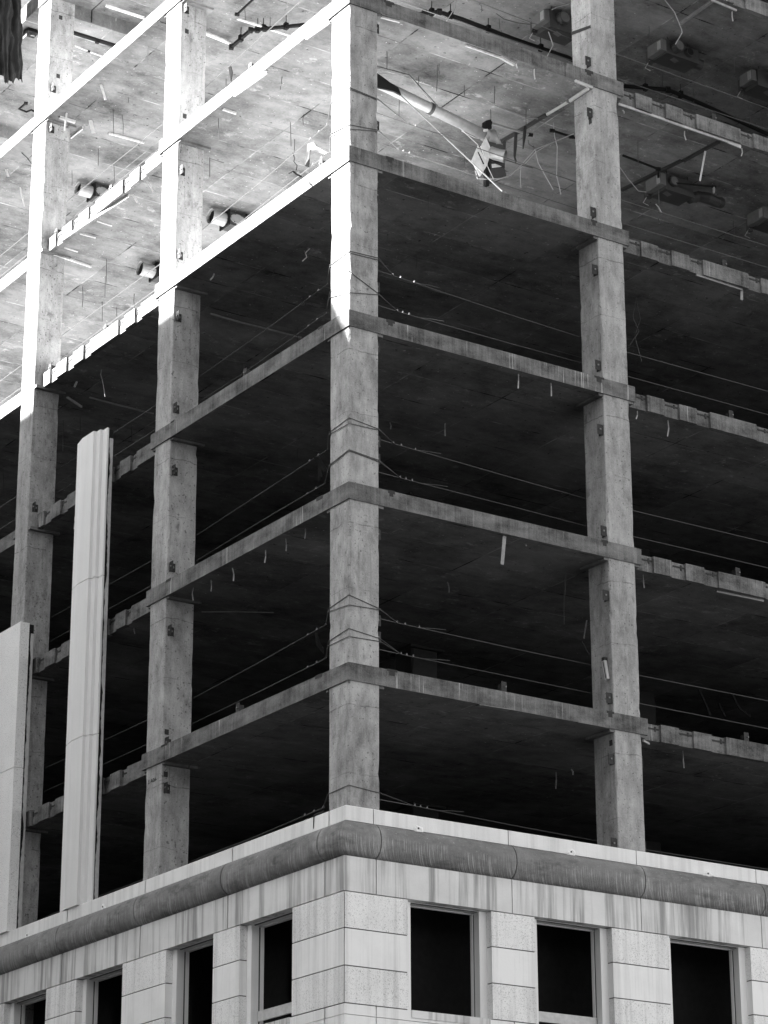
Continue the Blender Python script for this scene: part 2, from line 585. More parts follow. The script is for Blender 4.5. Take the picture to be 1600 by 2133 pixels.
MB().box(1.6, 20, 1.5, 1.6, ZB[0] + TH, ZB[1]).build('window_blackout_wall', M['back'], bld)  # near-black walls added so the window openings read as dark
MB().box(1.5, 1.6, 1.5, 28, ZB[0] + TH, ZB[1]).build('window_blackout_wall', M['back'], bld)

# ------------------------------------------------------------------ brackets on the columns
def bracket_mb(face):
    """angle bracket with bolts; local: t towards the front arris, n out of the face"""
    m = MB()
    def bx(t0, t1, n0, n1, z0, z1, mi=0):
        cs = {'-x': lambda t, n: (-n, -t), '-y': lambda t, n: (-t, -n), '+x': lambda t, n: (n, -t), '+y': lambda t, n: (-t, n)}[face]
        a, b = cs(t0, n0), cs(t1, n1)
        m.box(min(a[0], b[0]), max(a[0], b[0]), min(a[1], b[1]), max(a[1], b[1]), z0, z1, mi)
    bx(-.15, 0, 0, .014, 0, .2)
    bx(-.014, 0, .014, .155, -.015, .215)
    bx(-.10, -.06, .014, .05, .08, .12, 1)
    bx(0, .022, .07, .105, .085, .12, 1)
    bx(-.05, -.014, .07, .10, .09, .115, 1)
    return m


protos = {}


def bracket(col, face, pos):
    if face not in protos:
        o = bracket_mb(face).build('bracket', [M['steel'], M['bolt']], col)
        protos[face] = (o, Vector(WPOS[o.name]))
        off = Vector(pos)
        put(o, WPOS[o.name] + off, col)
    else:
        o, c0 = protos[face]
        copy_to(o, c0 + Vector(pos), col)


for u, v in ((1222, 125), (1228, 233), (1231, 439), (1238, 560), (1244, 759), (1249, 893), (1252, 1104), (1262, 1239), (1269, 1453), (1273, 1580), (1272, 1755)):
    p = P(u, v, 'y', .02)
    bracket(cols[(1, 0)], '-x', (XR, .035, p.z - .1))
for u, v in ((386, 20), (381, 358), (376, 533), (370.6, 661.6), (366, 852), (364, 982), (361, 1183), (352.7, 1315), (346, 1548), (346, 1643)):
    p = P(u, v, 'y', YB)
    bracket(cols[(0, 1)], '-y', (.06, YB, p.z - .1))
for u, v in ((113, 186), (126, 275), (84, 1061)):
    p = P(u, v, 'y', YA)
    bracket(cols[(0, 2)], '-y', (.1, YA, p.z - .1))
for u, v in ((792.6, 263), (792.6, 381), (794, 408), (795, 599), (795, 724), (797, 921), (796.6, 957), (796.6, 1114), (796.6, 1293), (796.6, 1328), (790, 60)):
    p = P(u, v, 'y', .15)
    bracket(cols[(0, 0)], '+x', (W, .17, p.z - .1))
    bracket(cols[(0, 0)], '+y', (.17, W, p.z - .1))
for u, v in ((1345, 1588), (1352, 1765)):
    p = P(u, v, 'y', .15)
    bracket(cols[(1, 0)], '+x', (XR + W, .17, p.z - .1))
# small embedded plates left on the column faces
pl = None
for c, x, y, u, v, ax in (((0, 1), .17, YB, 388, 65, '-y'), ((0, 1), .17, YB, 385, 242, '-y'), ((0, 1), .10, YB, 354, 1526, '-y'), ((0, 1), .10, YB, 346, 1613, '-y'),
                          ((1, 0), XR, .13, 1226, 252, '-x'), ((1, 0), XR, .13, 1270, 1547, '-x'), ((0, 2), .3, YA, 131, 38, '-y'), ((0, 2), .3, YA, 126, 160, '-y')):
    p = P(u, v, 'y', y if ax == '-y' else .13)
    if ax == '-y':
        MB().box(x - .05, x + .05, y - .006, y + .03, p.z - .06, p.z + .06).build('anchor_plate', M['rust'], cols[c])
    else:
        MB().box(x - .006, x + .03, y - .05, y + .05, p.z - .06, p.z + .06).build('anchor_plate', M['rust'], cols[c])

# ------------------------------------------------------------------ pale stone base
ZCT, ZCB, ZTB, ZFB = 14.272, 13.957, 13.276, 12.585
JX = [.44, 3.644, 6.885, 10.1, 13.3, 16.5, 19.7]
JY = [.395, 4.027, 7.668, 11.25, 14.88, 18.5, 22.1, 25.7]
GAP = .012


def sweep(profile, x1=None, y1=None, x0=None, y0=None):
    """profile: closed list of (offset, z). corner piece when x1 and y1 are given, else a straight run"""
    paths = []
    for o, z in profile:
        if x0 is None and y0 is None:
            paths.append([(x1, -o, z), (-o, -o, z), (-o, y1, z)])
        elif x0 is not None:
            paths.append([(x1, -o, z), (x0, -o, z)])
        else:
            paths.append([(-o, y0, z), (-o, y1, z)])
    m = MB()
    n, k = len(profile), len(paths[0])
    vs = [p for path in paths for p in path]
    fs = []
    for i in range(n):
        a, b = i * k, ((i + 1) % n) * k
        for j in range(k - 1):
            fs.append((a + j, a + j + 1, b + j + 1, b + j))
    fs.append(tuple(i * k for i in range(n)))
    fs.append(tuple(i * k + k - 1 for i in reversed(range(n))))
    return m.add(vs, fs)


cap_p = [(.195, ZCB + .02), (.195, ZCT - .012), (.183, ZCT), (.02, ZCT), (.02, ZCB + .02)]
tor_p = [(.06, ZCB), (.20, ZCB)]
for q in range(0, 15):
    a = math.pi * (q / 14)
    tor_p.append((.245 + .235 * math.sin(a) + (.04 * q / 14 - .03), (ZCB + ZTB) / 2 + .335 * math.cos(a)))
tor_p += [(.25, ZTB), (.06, ZTB)]
fri_p = [(.285, ZFB + .01), (.285, ZTB - .012), (.06, ZTB - .012), (.06, ZFB + .01)]
for prof, name, mat, sm in ((cap_p, 'capstone', M['cap'], False), (tor_p, 'cornice_moulding', M['cornice'], True), (fri_p, 'frieze_panel', M['frieze'], False)):
    pieces = [sweep(prof, JX[0] - GAP, JY[0] - GAP * 1.7)]
    for a, b in zip(JX, JX[1:]):
        pieces.append(sweep(prof, b - GAP, x0=a + GAP))
    for a, b in zip(JY, JY[1:]):
        pieces.append(sweep(prof, y1=b - GAP * 1.7, y0=a + GAP * 1.7))
    for m in pieces:
        o = m.build(name, mat, bld, False)
        if sm:
            me = o.data
            for p in me.polygons:
                p.use_smooth = len(p.vertices) == 4 and abs(p.normal.z) < .999
            me.set_sharp_from_angle(angle=math.radians(40))
# backing wall behind the stone joints
sweep([(.055, ZFB - .02), (.055, ZCT - .05), (.03, ZCT - .05), (.03, ZFB - .02)], XMAX, YMAX).build('backing_wall', M['joint'], bld)

# piers with three courses of blocks
ZJ = [12.585, 11.884, 11.176, 10.475]
PX = [(None, 1.163), (3.13, 4.182), (6.115, 7.583), (9.76, 11.2), (13.2, 14.3), (16.2, 17.6)]
PY = [(None, 1.556), (3.534, 4.582), (6.53, 8.406), (10.53, 11.963), (14.08, 15.6), (17.8, 18.9)]
BO, JO, JD = .285, .115, .34                       # block face, jamb face, depth of the pier
JS = .175                                          # width of the jamb strip beside the blocks
GZ = .011


def pier(a, b, side):
    """side 'r': along x on the right front; 'l': along y on the left front"""
    def bx(m, s0, s1, o0, o1, z0, z1, mi=0):
        if side == 'r':
            m.box(s0, s1, -o1, -o0, z0, z1, mi)
        else:
            m.box(-o1, -o0, s0, s1, z0, z1, mi)
    m = MB()
    bx(m, a - JS, b + JS, -.055, JO, 0.2, ZFB - .004)
    pr = m.build('pier', M['jamb'], bld)
    for q in range(3):
        m = MB()
        bx(m, a, b, JO - .02, BO, ZJ[q + 1] + GZ, ZJ[q] - GZ)
        m.build('stone_block', M['rough'] if q != 1 else M['smooth'], pr)
        # joint recess behind the bed joint
        m = MB()
        bx(m, a + .01, b - .01, JO - .01, BO - .02, ZJ[q + 1] - GZ, ZJ[q + 1] + GZ)
        m.build('bed_joint', M['joint'], pr)
    return pr


# corner pier
m = MB()
m.prism([(-JO, -JO), (1.163 + JS, -JO), (1.163 + JS, .055), (.055, .055), (.055, 1.556 + JS), (-JO, 1.556 + JS)], .2, ZFB - .004)
cp = m.build('pier', M['jamb'], bld)
for q in range(3):
    z0, z1 = ZJ[q + 1] + GZ, ZJ[q] - GZ
    mt = M['rough'] if q != 1 else M['smooth']
    # the two faces meet in an open mitre joint at the arris
    MB().prism([(-BO + .012, -BO), (1.163, -BO), (1.163, -JO + .02), (-JO + .02, -JO + .02), (-JO + .012, -JO), ], z0, z1).build('stone_block', mt, cp)
    MB().prism([(-BO, -BO + .012), (-JO, -JO + .012), (-JO + .02, -JO + .024), (-JO + .02, 1.556), (-BO, 1.556)], z0, z1).build('stone_block', mt, cp)
    MB().prism([(-BO + .02, -BO + .02), (1.15, -BO + .02), (1.15, -JO), (-JO, -JO), (-JO, 1.54), (-BO + .02, 1.54)], ZJ[q + 1] - GZ, ZJ[q + 1] + GZ).build('bed_joint', M['joint'], cp)
for a, b in PX[1:]:
    pier(a, b, 'r')
for a, b in PY[1:]:
    pier(a, b, 'l')

# string course and wall below the windows, in pieces
ZS = [10.475, 10.27]
low_p = [(.275, ZS[1] + .006), (.275, ZS[0] - .008), (.06, ZS[0] - .008), (.06, ZS[1] + .006)]
low2 = [(.275, 6.6), (.275, ZS[1] - .006), (.06, ZS[1] - .006), (.06, 6.6)]
for prof in (low_p, low2):
    for m in [sweep(prof, JX[0] - GAP, JY[0] - GAP * 1.7)] + [sweep(prof, b - GAP, x0=a + GAP) for a, b in zip(JX, JX[1:])] + [sweep(prof, y1=b - GAP * 1.7, y0=a + GAP * 1.7) for a, b in zip(JY, JY[1:])]:
        m.build('string_course' if prof is low_p else 'wall_panel', M['smooth'], bld)
sweep([(.27, .14), (.27, 6.59), (.05, 6.59), (.05, .14)], XMAX, YMAX).build('ground_storey_wall', M['smooth'], bld)


# windows: bare frames, sills, boards
def window(a, b, side, gapside):
    def bx(m, s0, s1, o0, o1, z0, z1, mi=0):
        if side == 'r':
            m.box(s0, s1, -o1, -o0, z0, z1, mi)
        else:
            m.box(-o1, -o0, s0, s1, z0, z1, mi)
    m = MB()
    f0, f1 = -.165, -.085
    bx(m, b - .02, b + .012, f0, f1, 10.5, ZFB - .012)
    bx(m, a - .012, a + .004, f0, f1, 10.5, ZFB - .02)
    bx(m, a + .004, b - .028, f0, f1 - .02, ZFB - .035, ZFB - .012)
    w = m.build('window_frame', M['jamb'], bld)
    m = MB()
    bx(m, b - .004, b + .012, -.085, -.057, 10.5, ZFB - .05)
    m.build('torn_sealant', M['joint'], w)
    m = MB()
    bx(m, a - .1, b + .1, -.2, .30, 10.33, 10.475)
    m.build('window_sill', M['frieze'], w)
    m = MB()
    bx(m, a - .2, b + .2, -.3, .07, ZFB + .0, ZFB + .05)
    m.build('lintel', M['jamb'], w)
    return w


wr = [(1.338, 2.957), (4.357, 5.94), (7.758, 9.585), (11.375, 13.02)]
wl = [(1.731, 3.359), (4.757, 6.355), (8.581, 10.355), (12.138, 13.905), (15.8, 17.6)]
wobs = {}
for i, (a, b) in enumerate(wr):
    wobs['r', i] = window(a, b, 'r', 1)
for i, (a, b) in enumerate(wl):
    wobs['l', i] = window(a, b, 'l', 1)
MB().box(4.39, 5.91, .03, .075, 10.60, 10.80).build('rail_board', M['white'], wobs['r', 1])
MB().box(.03, .075, 1.76, 3.33, 10.66, 10.86).build('rail_board', M['white'], wobs['l', 0])

# ------------------------------------------------------------------ cladding left standing on the left front
def cladding(profile, z0, z1, joints, mat, mname):
    base = MB().prism(profile['core'], z0, z1 - .02).build(mname, M['back'], bld)
    zs = [z0] + joints + [z1]
    for a, b in zip(zs, zs[1:]):
        MB().prism(profile['face'], a + (.008 if a != z0 else 0), b - (.008 if b != z1 else 0)).build('cladding_panel', mat, base)
    # ragged strip of old mortar along the exposed edge
    x0, x1, ys = profile['mortar']
    r = random.Random(int(z1 * 10))
    n = int((z1 - z0) / .07)
    vs, fs = [], []
    e = .5
    for i in range(n + 1):
        z = z0 + (z1 - .25 - z0) * i / n
        e = min(1, max(.05, e + r.uniform(-.28, .28)))
        xi = x0 + (x1 - x0) * (.15 + .5 * e)
        vs += [(xi, ys, z), (x1, ys, z), (xi, ys + .02, z), (x1, ys + .02, z)]
    for i in range(n):
        a = i * 4
        fs += [(a, a + 1, a + 5, a + 4), (a, a + 4, a + 6, a + 2), (a + 1, a + 3, a + 7, a + 5)]
    MB().add(vs, fs).build('mortar_strip', M['mortar'], base)
    return base


# pilaster in plan, going from its far chamfer to the near edge; its faces look to -x and -y
fx = -.245
pil_face = [(fx + .085, 11.70), (fx, 11.28), (fx, 10.72), (fx + .085, 10.72), (fx + .085, 10.55), (fx + .17, 10.55), (fx + .17, 10.35), (fx + .215, 10.35), (fx + .215, 11.70)]
cladding(dict(face=pil_face, core=[(fx + .218, 10.375), (fx + .34, 10.375), (fx + .34, 11.66), (fx + .218, 11.66)], mortar=(fx + .222, fx + .335, 10.352)),
         ZCT + .002, 25.62, [18.16, 21.94], M['pil'], 'cladding_pilaster')
pan_face = [(-.25, 14.19), (-.005, 14.19), (-.005, 17.2), (-.25, 17.2)]
cladding(dict(face=pan_face, core=[(-.002, 14.215), (.125, 14.215), (.125, 14.50), (-.002, 14.50)], mortar=(.005, .12, 14.196)),
         ZCT + .002, 21.82, [18.2], M['panel'], 'cladding_slab')

# ------------------------------------------------------------------ small steel left on the slab edges
def edge_cleat(k, u, v, side, w=.13, h=.24, mat='steel'):
    """an angle left standing on a slab edge"""
    if side == 'r':
        p = P(u, v, 'y', .3 if u > 1340 else .06)
        m = MB().box(p.x - w / 2, p.x + w / 2, p.y, p.y + .014, ZB[k] + TH, ZB[k] + TH + h)
        m.box(p.x - w / 2, p.x - w / 2 + .014, p.y + .014, p.y + .12, ZB[k] + TH, ZB[k] + TH + h * .8)
        m.box(p.x + .02, p.x + .05, p.y - .03, p.y, ZB[k] + TH + h * .5, ZB[k] + TH + h * .62, 1)
    else:
        p = P(u, v, 'x', .3 if u < 300 else .06)
        m = MB().box(p.x, p.x + .014, p.y - w / 2, p.y + w / 2, ZB[k] + TH, ZB[k] + TH + h)
        m.box(p.x + .014, p.x + .12, p.y - w / 2, p.y - w / 2 + .014, ZB[k] + TH, ZB[k] + TH + h * .8)
        m.box(p.x - .03, p.x, p.y - .02, p.y + .02, ZB[k] + TH + h * .5, ZB[k] + TH + h * .62, 1)
    m.build('edge_cleat', [M[mat], M['bolt']], slabs[k])


for k, u, v, s in ((2, 1050, 1431, 'r'), (3, 1537, 1190, 'r'), (2, 1555, 1535, 'r'), (4, 1523, 862, 'r'), (6, 1488, 247, 'r'), (5, 1510, 558, 'r'), (2, 495, 1474, 'l'), (5, 219, 684, 'l'),
                   (5, 104, 766, 'l'), (6, 230, 392, 'l'), (6, 117, 484, 'l'), (6, 521, 131, 'l'), (7, 57, 252, 'l'), (5, 668, 340, 'l'), (4, 510, 777, 'l')):
    edge_cleat(k, u, v, s)
# dark anchor plates cast into the top of the slab edge beside the columns
for k in range(2, 7):
    z = ZB[k] + TH
    r = random.Random(40 + k)
    for cx in (1.0, XR - .12):
        w = r.uniform(.08, .14)
        m = MB().box(cx - w, cx + w, -PR - .006, .08, z - r.uniform(.03, .07), z + .012)
        m.box(cx - w * .6, cx + w * .5, -PR - .003, .06, z - .12, z - .02)
        m.build('anchor_plate', M['rust'], slabs[k])
    for cy in (1.05, YB - .15):
        w = r.uniform(.08, .14)
        m = MB().box(-PR - .006, .08, cy - w, cy + w, z - r.uniform(.03, .07), z + .012)
        m.build('anchor_plate', M['rust'], slabs[k])

# ------------------------------------------------------------------ safety cables
ORD = {1: 'first', 2: 'second', 3: 'third', 4: 'fourth', 5: 'fifth', 6: 'sixth', 7: 'seventh'}
GR = 'safety cables strung between the columns'
clip_proto = None


def clip(p, parent):
    global clip_proto
    if clip_proto is None:
        m = MB().box(-.014, .014, -.014, .014, -.014, .014)
        m.tube([(0, 0, .015), (.012, -.012, .032), (-.012, -.012, .032), (-.005, 0, .015)], .005, 5)
        clip_proto = m.build('cable_clip', M['bolt'], parent)
        put(clip_proto, p, parent)
    else:
        copy_to(clip_proto, p, parent)


RIGHT = {(1, 'lower'): [(864, 1679), (1070, 1719.6), (1239, 1751), (1357, 1772), (1600, 1811)],
         (2, 'upper'): [(827, 1297.3), (1070, 1351), (1222, 1383), (1333, 1407), (1600, 1460)],
         (2, 'lower'): [(835.4, 1363), (1070, 1411), (1232, 1444), (1336, 1466), (1600, 1518)],
         (3, 'upper'): [(819.6, 924), (1070, 996), (1218, 1038), (1325, 1065), (1600, 1131)],
         (3, 'lower'): [(833.8, 995.7), (1070, 1056), (1218, 1095), (1325, 1119), (1600, 1183)],
         (4, 'upper'): [(818.6, 574), (1070, 658), (1208, 702), (1308, 734.2), (1600, 815.2)],
         (4, 'lower'): [(828, 648.8), (1070, 717.5), (1208, 755), (1308, 784), (1600, 864)],
         (5, 'upper'): [(850.6, 258), (1019, 317), (1200, 379), (1298, 418), (1600, 513)],
         (5, 'lower'): [(829.5, 312), (991.8, 366), (1200, 434), (1299, 466), (1529, 536)],
         (6, 'upper'): [(986, 0), (1067, 32), (1129, 55), (1171.5, 73.6), (1284, 113), (1600, 226)],
         (6, 'lower'): [(934, 39), (1067, 84), (1190.5, 126), (1284, 163), (1600, 270)]}
LEFT = {(1, 'lower'): [(674, 1682.7), (640, 1697), (520, 1748)],
        (2, 'upper'): [(679, 1301), (658.8, 1313), (540, 1380), (402, 1455)],
        (2, 'lower'): [(679, 1371), (658.8, 1381.6), (540, 1441), (402, 1507)],
        (3, 'upper'): [(682, 937), (662.5, 950), (560, 1017), (408, 1116)],
        (3, 'lower'): [(677, 1007), (660.6, 1017), (560, 1076), (408, 1169)],
        (4, 'upper'): [(681.5, 592.5), (550, 690), (415, 785)],
        (4, 'lower'): [(679, 653), (600, 711), (510.6, 775.6)],
        (5, 'upper'): [(682.5, 259.5), (600, 331), (542.5, 380), (331, 552), (131.6, 697)],
        (5, 'lower'): [(688, 315), (605.5, 380), (320.6, 606), (126.6, 747.7)],
        (6, 'upper'): [(629, 0), (440, 172), (337.5, 260), (145, 415)],
        (6, 'lower'): [(600, 90), (450, 213), (329, 312), (142, 462)]}
WRAP = {(1, 'lower'): [((791.9, 1652), (726.8, 1635.2), (684.6, 1653.7))],
        (2, 'upper'): [((790.9, 1268), (727.4, 1238.9), (686.6, 1267)), ((790.9, 1270), (727.4, 1260), (686.6, 1273))],
        (2, 'lower'): [((790.9, 1330), (727.4, 1309), (686.6, 1335)), ((790.9, 1336), (727.4, 1325.6), (686.6, 1344.5))],
        (3, 'upper'): [((789.9, 894), (727.4, 870), (687.6, 900)), ((789.9, 896), (727.4, 882), (687.6, 904))],
        (3, 'lower'): [((789.9, 959), (727.4, 936.4), (687.6, 968)), ((789.9, 962), (727.4, 938.4), (687.6, 970.5))],
        (4, 'upper'): [((787, 537), (729, 523), (687.6, 552)), ((787, 541), (729, 527), (687.6, 556))],
        (4, 'lower'): [((788, 612), (729, 565.4), (687.6, 609)), ((788, 613.5), (729, 610), (687.6, 619))],
        (5, 'upper'): [((785.5, 206), (728.4, 182), (688.6, 216)), ((785.5, 208), (728.4, 185), (688.6, 218))],
        (5, 'lower'): [((785.5, 270), (728.4, 260), (688.6, 279)), ((785.5, 272), (728.4, 269), (688.6, 284))]}
cab_r, cab_l = {}, {}
for (k, h), px in RIGHT.items():
    pts = [P(u, v, 'y', .76) for u, v in px]
    zl = pts[-1].z
    if (k, h) not in WRAP:
        pts.insert(0, Vector((.9, .76, pts[0].z + .02)))
    pts.append(Vector((19.9, .76, zl)))
    o = MB().tube(pts, .0095, 6).build('safety_cable', M['cable'])
    tag(o, '%s steel safety cable along the right front, %s open storey above the cornice' % (h, ORD[k]), 'cable', GR)
    cab_r[k, h] = (o, pts)
for (k, h), px in LEFT.items():
    pts = [P(u, v, 'x', .76) for u, v in px]
    zl = pts[-1].z
    if (k, h) not in WRAP:
        pts.insert(0, Vector((.76, .9, pts[0].z + .02)))
    pts.append(Vector((.76, 21.5, zl - .02)))
    o = MB().tube(pts, .0095, 6).build('safety_cable', M['cable'])
    tag(o, '%s steel safety cable along the left front, %s open storey above the cornice' % (h, ORD[k]), 'cable', GR)
    cab_l[k, h] = (o, pts)
for key, strands in WRAP.items():
    o, pr = cab_r[key]
    ol, plf = cab_l[key]
    for i, (a, b, c) in enumerate(strands):
        e = .013 + i * .004
        pa = Vector((W + e, -e, P(*a, 'y', -e).z))
        pb = Vector((-e, -e, P(*b, 'y', -e).z))
        pc = Vector((-e, W + e, P(*c, 'x', -e).z))
        MB().tube([pr[0] + Vector((.02 * i, 0, 0)), pa, pb, pc, plf[0] + Vector((0, .02 * i, 0))], .0085, 6).build('cable_loop', M['cable'], o)
    MB().tube([pr[0], Vector((W + .1, W + .03, pr[0].z + .02)), Vector((W * .5, W + .05, pr[0].z))], .009, 5).build('cable_loop', M['cable'], o)
    for t in (0, .14, .30) if key[1] == 'lower' else (0, .2, .55):
        d = (pr[1] - pr[0]).normalized()
        clip(pr[0] + d * t, o)
    for t in (0, .35, .7):
        d = (plf[1] - plf[0]).normalized()
        clip(plf[0] + d * t, ol)
    MB().tube([pr[0] + (pr[1] - pr[0]).normalized() * .55, pr[0] + (pr[1] - pr[0]).normalized() * .9 + Vector((0, 0, .05)), pr[0] + (pr[1] - pr[0]).normalized() * 1.2 + Vector((0, 0, .08))], .008, 5).build('loose_end', M['cable'], o)


# ------------------------------------------------------------------ ceiling trims, tracks and pipes
def trim(px, z, w, h, mat, name, label, cat, plane='z'):
    pts = [P(u, v, plane, z) for u, v in px]
    m = MB()
    rb = random.Random(len(label) * 7 + int(px[0][0]))
    bent = [pts[0]]
    for a, b in zip(pts, pts[1:]):
        n = max(1, int((b - a).length / .8))
        for q in range(1, n):
            bent.append(a.lerp(b, q / n) + Vector((0, 0, rb.uniform(-.02, .012))))
        bent.append(b)
    for a, b in zip(bent, bent[1:]):
        m.bar(a, b, w * .7, h * .6)
        m.bar(a + Vector((0, 0, h * .4)), b + Vector((0, 0, h * .4)), w, .008)
    o = m.build(name, M[mat])
    return tag(o, label, cat)


S6, S7, S5, S8 = ZB[6], ZB[7], ZB[5], ZB[8]
trim([(1288, 217), (1543, 305)], S6 - .035, .05, .06, 'white', 'ceiling_trim', 'long pale metal ceiling trim under the notched slab edge right of the right column', 'trim')
trim([(1516, 297), (1543, 308)], S6 - .09, .04, .05, 'white', 'ceiling_trim', 'bent loose end of pale trim under the notched slab edge at right', 'trim')
trim([(970, 95), (1041, 120)], S6 - .035, .05, .06, 'white', 'ceiling_trim', 'pale ceiling trim under the slab edge between corner and right columns', 'trim')
trim([(1042, 120), (1070, 136)], S6 - .10, .07, .06, 'white', 'ceiling_trim', 'sagging bent piece of pale trim beyond the trim between corner and right columns', 'trim')
trim([(790, 35), (832, 46)], S6 - .035, .05, .06, 'white', 'ceiling_trim', 'short pale ceiling trim right beside the corner column near the top', 'trim')
trim([(1198, 169), (1234, 183)], S6 - .035, .06, .07, 'white', 'ceiling_trim', 'short pale trim under the slab just left of the right column head', 'trim')
trim([(1187, 211), (1226, 185)], S6 - .09, .07, .08, 'white', 'ceiling_trim', 'bright pale trim running inward along the right column head', 'trim')
trim([(1138, 240), (1187, 211)], S6 - .035, .06, .06, 'white', 'ceiling_trim', 'pale trim running inward from the right column head under the bright ceiling', 'trim')
trim([(1041, 298), (1138, 240)], S6 - .05, .10, .09, 'rust', 'ceiling_track', 'dark steel ceiling track above the dangling duct box', 'track')
trim([(1482, 0), (1534, 22)], S7 - .035, .05, .06, 'white', 'ceiling_trim', 'pale trim under the top right slab edge with a strap end below it', 'trim')
trim([(1418, 50), (1484, 3)], S7 - .04, .10, .07, 'galv', 'ceiling_track', 'grey steel ceiling track running inward at the top right', 'track')
trim([(1295, 397), (1420, 335)], S6 - .035, .12, .06, 'rust', 'ceiling_track', 'dark ceiling track running inward above the duct box right of the right column', 'track')
trim([(1424, 336), (1497, 296)], S6 - .035, .12, .06, 'rust', 'ceiling_track', 'dark ceiling track reaching the notched slab edge right of the right column', 'track')
trim([(1450, 573), (1546, 604)], S5 - .035, .05, .06, 'galv', 'ceiling_trim', 'pale ceiling trim under the fourth slab edge right of the right column', 'trim')
trim([(1492, 1232), (1590, 1252)], ZB[3] - .035, .05, .06, 'galv', 'ceiling_trim', 'grey ceiling trim under the second slab edge at the right margin', 'trim')
trim([(1340, 1543), (1352, 1550)], ZB[2] - .04, .05, .05, 'white', 'ceiling_trim', 'short pale trim stub under the first slab beside the right column', 'trim')
trim([(488, 199), (556, 151)], S6 - .05, .07, .09, 'white', 'ceiling_trim', 'sunlit white trim under the slab edge midway between left and corner columns', 'trim')
trim([(638, 80), (687, 46)], S6 - .05, .07, .09, 'white', 'ceiling_trim', 'sunlit white trim under the slab edge just left of the corner column', 'trim')
trim([(201, 451), (268, 408)], S6 - .05, .06, .09, 'white', 'ceiling_trim', 'sunlit white trim under the notched slab edge between the two left columns', 'trim')
trim([(130, 500), (200, 452)], S6 - .05, .06, .05, 'white', 'ceiling_trim', 'thin sunlit trim under the notched slab edge beside the far left column', 'trim')
trim([(464, 228), (492, 237)], S6 - .04, .06, .06, 'white', 'ceiling_trim', 'short white trim running inward under the sunlit ceiling left of the corner', 'trim')
trim([(220, 12), (300, 38)], S8 - .44, .06, .08, 'white', 'ceiling_trim', 'white conduit trim on the dark beam at the top left', 'trim')
trim([(227, 278), (300, 298)], S7 - .04, .06, .06, 'white', 'ceiling_trim', 'white trim under the sunlit ceiling between the two left columns', 'trim')
trim([(124, 245), (156, 255)], S7 - .05, .09, .09, 'white', 'ceiling_trim', 'broken white trim at the head of the far left column', 'trim')
trim([(148, 286), (172, 267)], S7 - .05, .05, .12, 'white', 'ceiling_trim', 'white channel piece sticking out behind the far left column head', 'trim')
for i, (a, b) in enumerate((((134, 516), (162, 525)), ((166, 487), (199, 496)), ((202, 461), (233, 471)))):
    trim([a, b], S6 - .02, .035, .03, 'white', 'ceiling_trim', ['white batten under the sunlit ceiling nearest the far left column', 'middle of three white battens under the sunlit ceiling by the notched edge', 'white batten under the sunlit ceiling farthest from the far left column'][i], 'trim')
trim([(112, 530), (190, 556)], S6 - .04, .06, .06, 'white', 'ceiling_trim', 'white trim at the head of the far left column below the notched edge', 'trim')
trim([(437.5, 653.8), (628, 704)], S5 - .03, .05, .05, 'galv', 'ceiling_track', 'pale track crossing the dark ceiling between left and corner columns', 'track')
trim([(186, 828), (320, 862)], S5 - .03, .05, .05, 'galv', 'ceiling_track', 'pale track crossing the dark ceiling between the two left columns', 'track')
trim([(140, 828), (170, 848)], S5 - .10, .06, .06, 'white', 'ceiling_trim', 'bent white trim hanging behind the far left column above the pilaster', 'trim')
trim([(420, 1275), (570, 1276.5)], ZB[3] - .02, .03, .02, 'galv', 'ceiling_track', 'faint thin track on the dark second ceiling left of the corner', 'track')
trim([(995, 1470), (1060, 1480)], ZB[2] - .02, .16, .01, 'galv', 'glow_patch', 'pale scuffed metal patch under the first slab right of the corner column', 'patch')  # stands in for light bounced onto the slab underside


def pipe(px, z, r, mat, label, hang=(), fit=(), name='sprinkler_pipe'):
    pts = [P(u, v, 'z', z) for u, v in px]
    o = MB().tube(pts, r, 8).build(name, M[mat])
    tag(o, label, 'pipe')
    for i in hang:
        a = pts[i] if i < len(pts) - 1 else pts[i]
        b = pts[min(i + 1, len(pts) - 1)]
        q = a.lerp(b, .5)
        zs = min(z2 for z2 in ZB.values() if z2 > z)
        MB().tube([q, Vector((q.x, q.y, zs))], .012, 5).build('hanger_rod', M['rust'], o)
        MB().box(q.x - .05, q.x + .05, q.y - .05, q.y + .05, q.z - r * 1.4, q.z + r * 1.9).build('pipe_clamp', M['black'], o)
    for i in fit:
        MB().tube([pts[i] + Vector((-.05, .02, 0)), pts[i] + Vector((.05, -.02, 0))], r * 1.6, 8).build('pipe_fitting', M['black'], o)
    return o


pipe([(862, 34), (884, 27), (915, 25), (962.5, 40), (1071.8, 82), (1181, 119), (1298, 179), (1391, 187), (1445, 209), (1600, 280)], S7 - .31, .055, 'black',
     'long black sprinkler pipe hung under the top ceiling, passing behind the right column', (1, 2, 3, 4, 6, 7), (1, 2, 7))
pipe([(482, 98), (522, 63), (552, 60), (640, 51)], S7 - .31, .05, 'black', 'bent black sprinkler pipe under the sunlit ceiling left of the corner column', (0, 1, 2), (0, 1, 2))
pipe([(540, -12), (526, 0), (494, 30)], S7 - .25, .028, 'black', 'short dark branch pipe running inward at the top left of the corner', (0,), (2,))
pipe([(494, 39), (603, 74)], S7 - .25, .03, 'white', 'thin white conduit crossing below the bent black pipe at the top', (0,), (), 'conduit')
pipe([(420, 66), (480, 90)], S7 - .12, .05, 'white', 'white conduit right of the left column at the top', (), (), 'conduit')
pipe([(130, 60), (156, 68), (250, 97)], S8 - .4, .075, 'black', 'thick black pipe behind the far left column at the top', (1,), ())
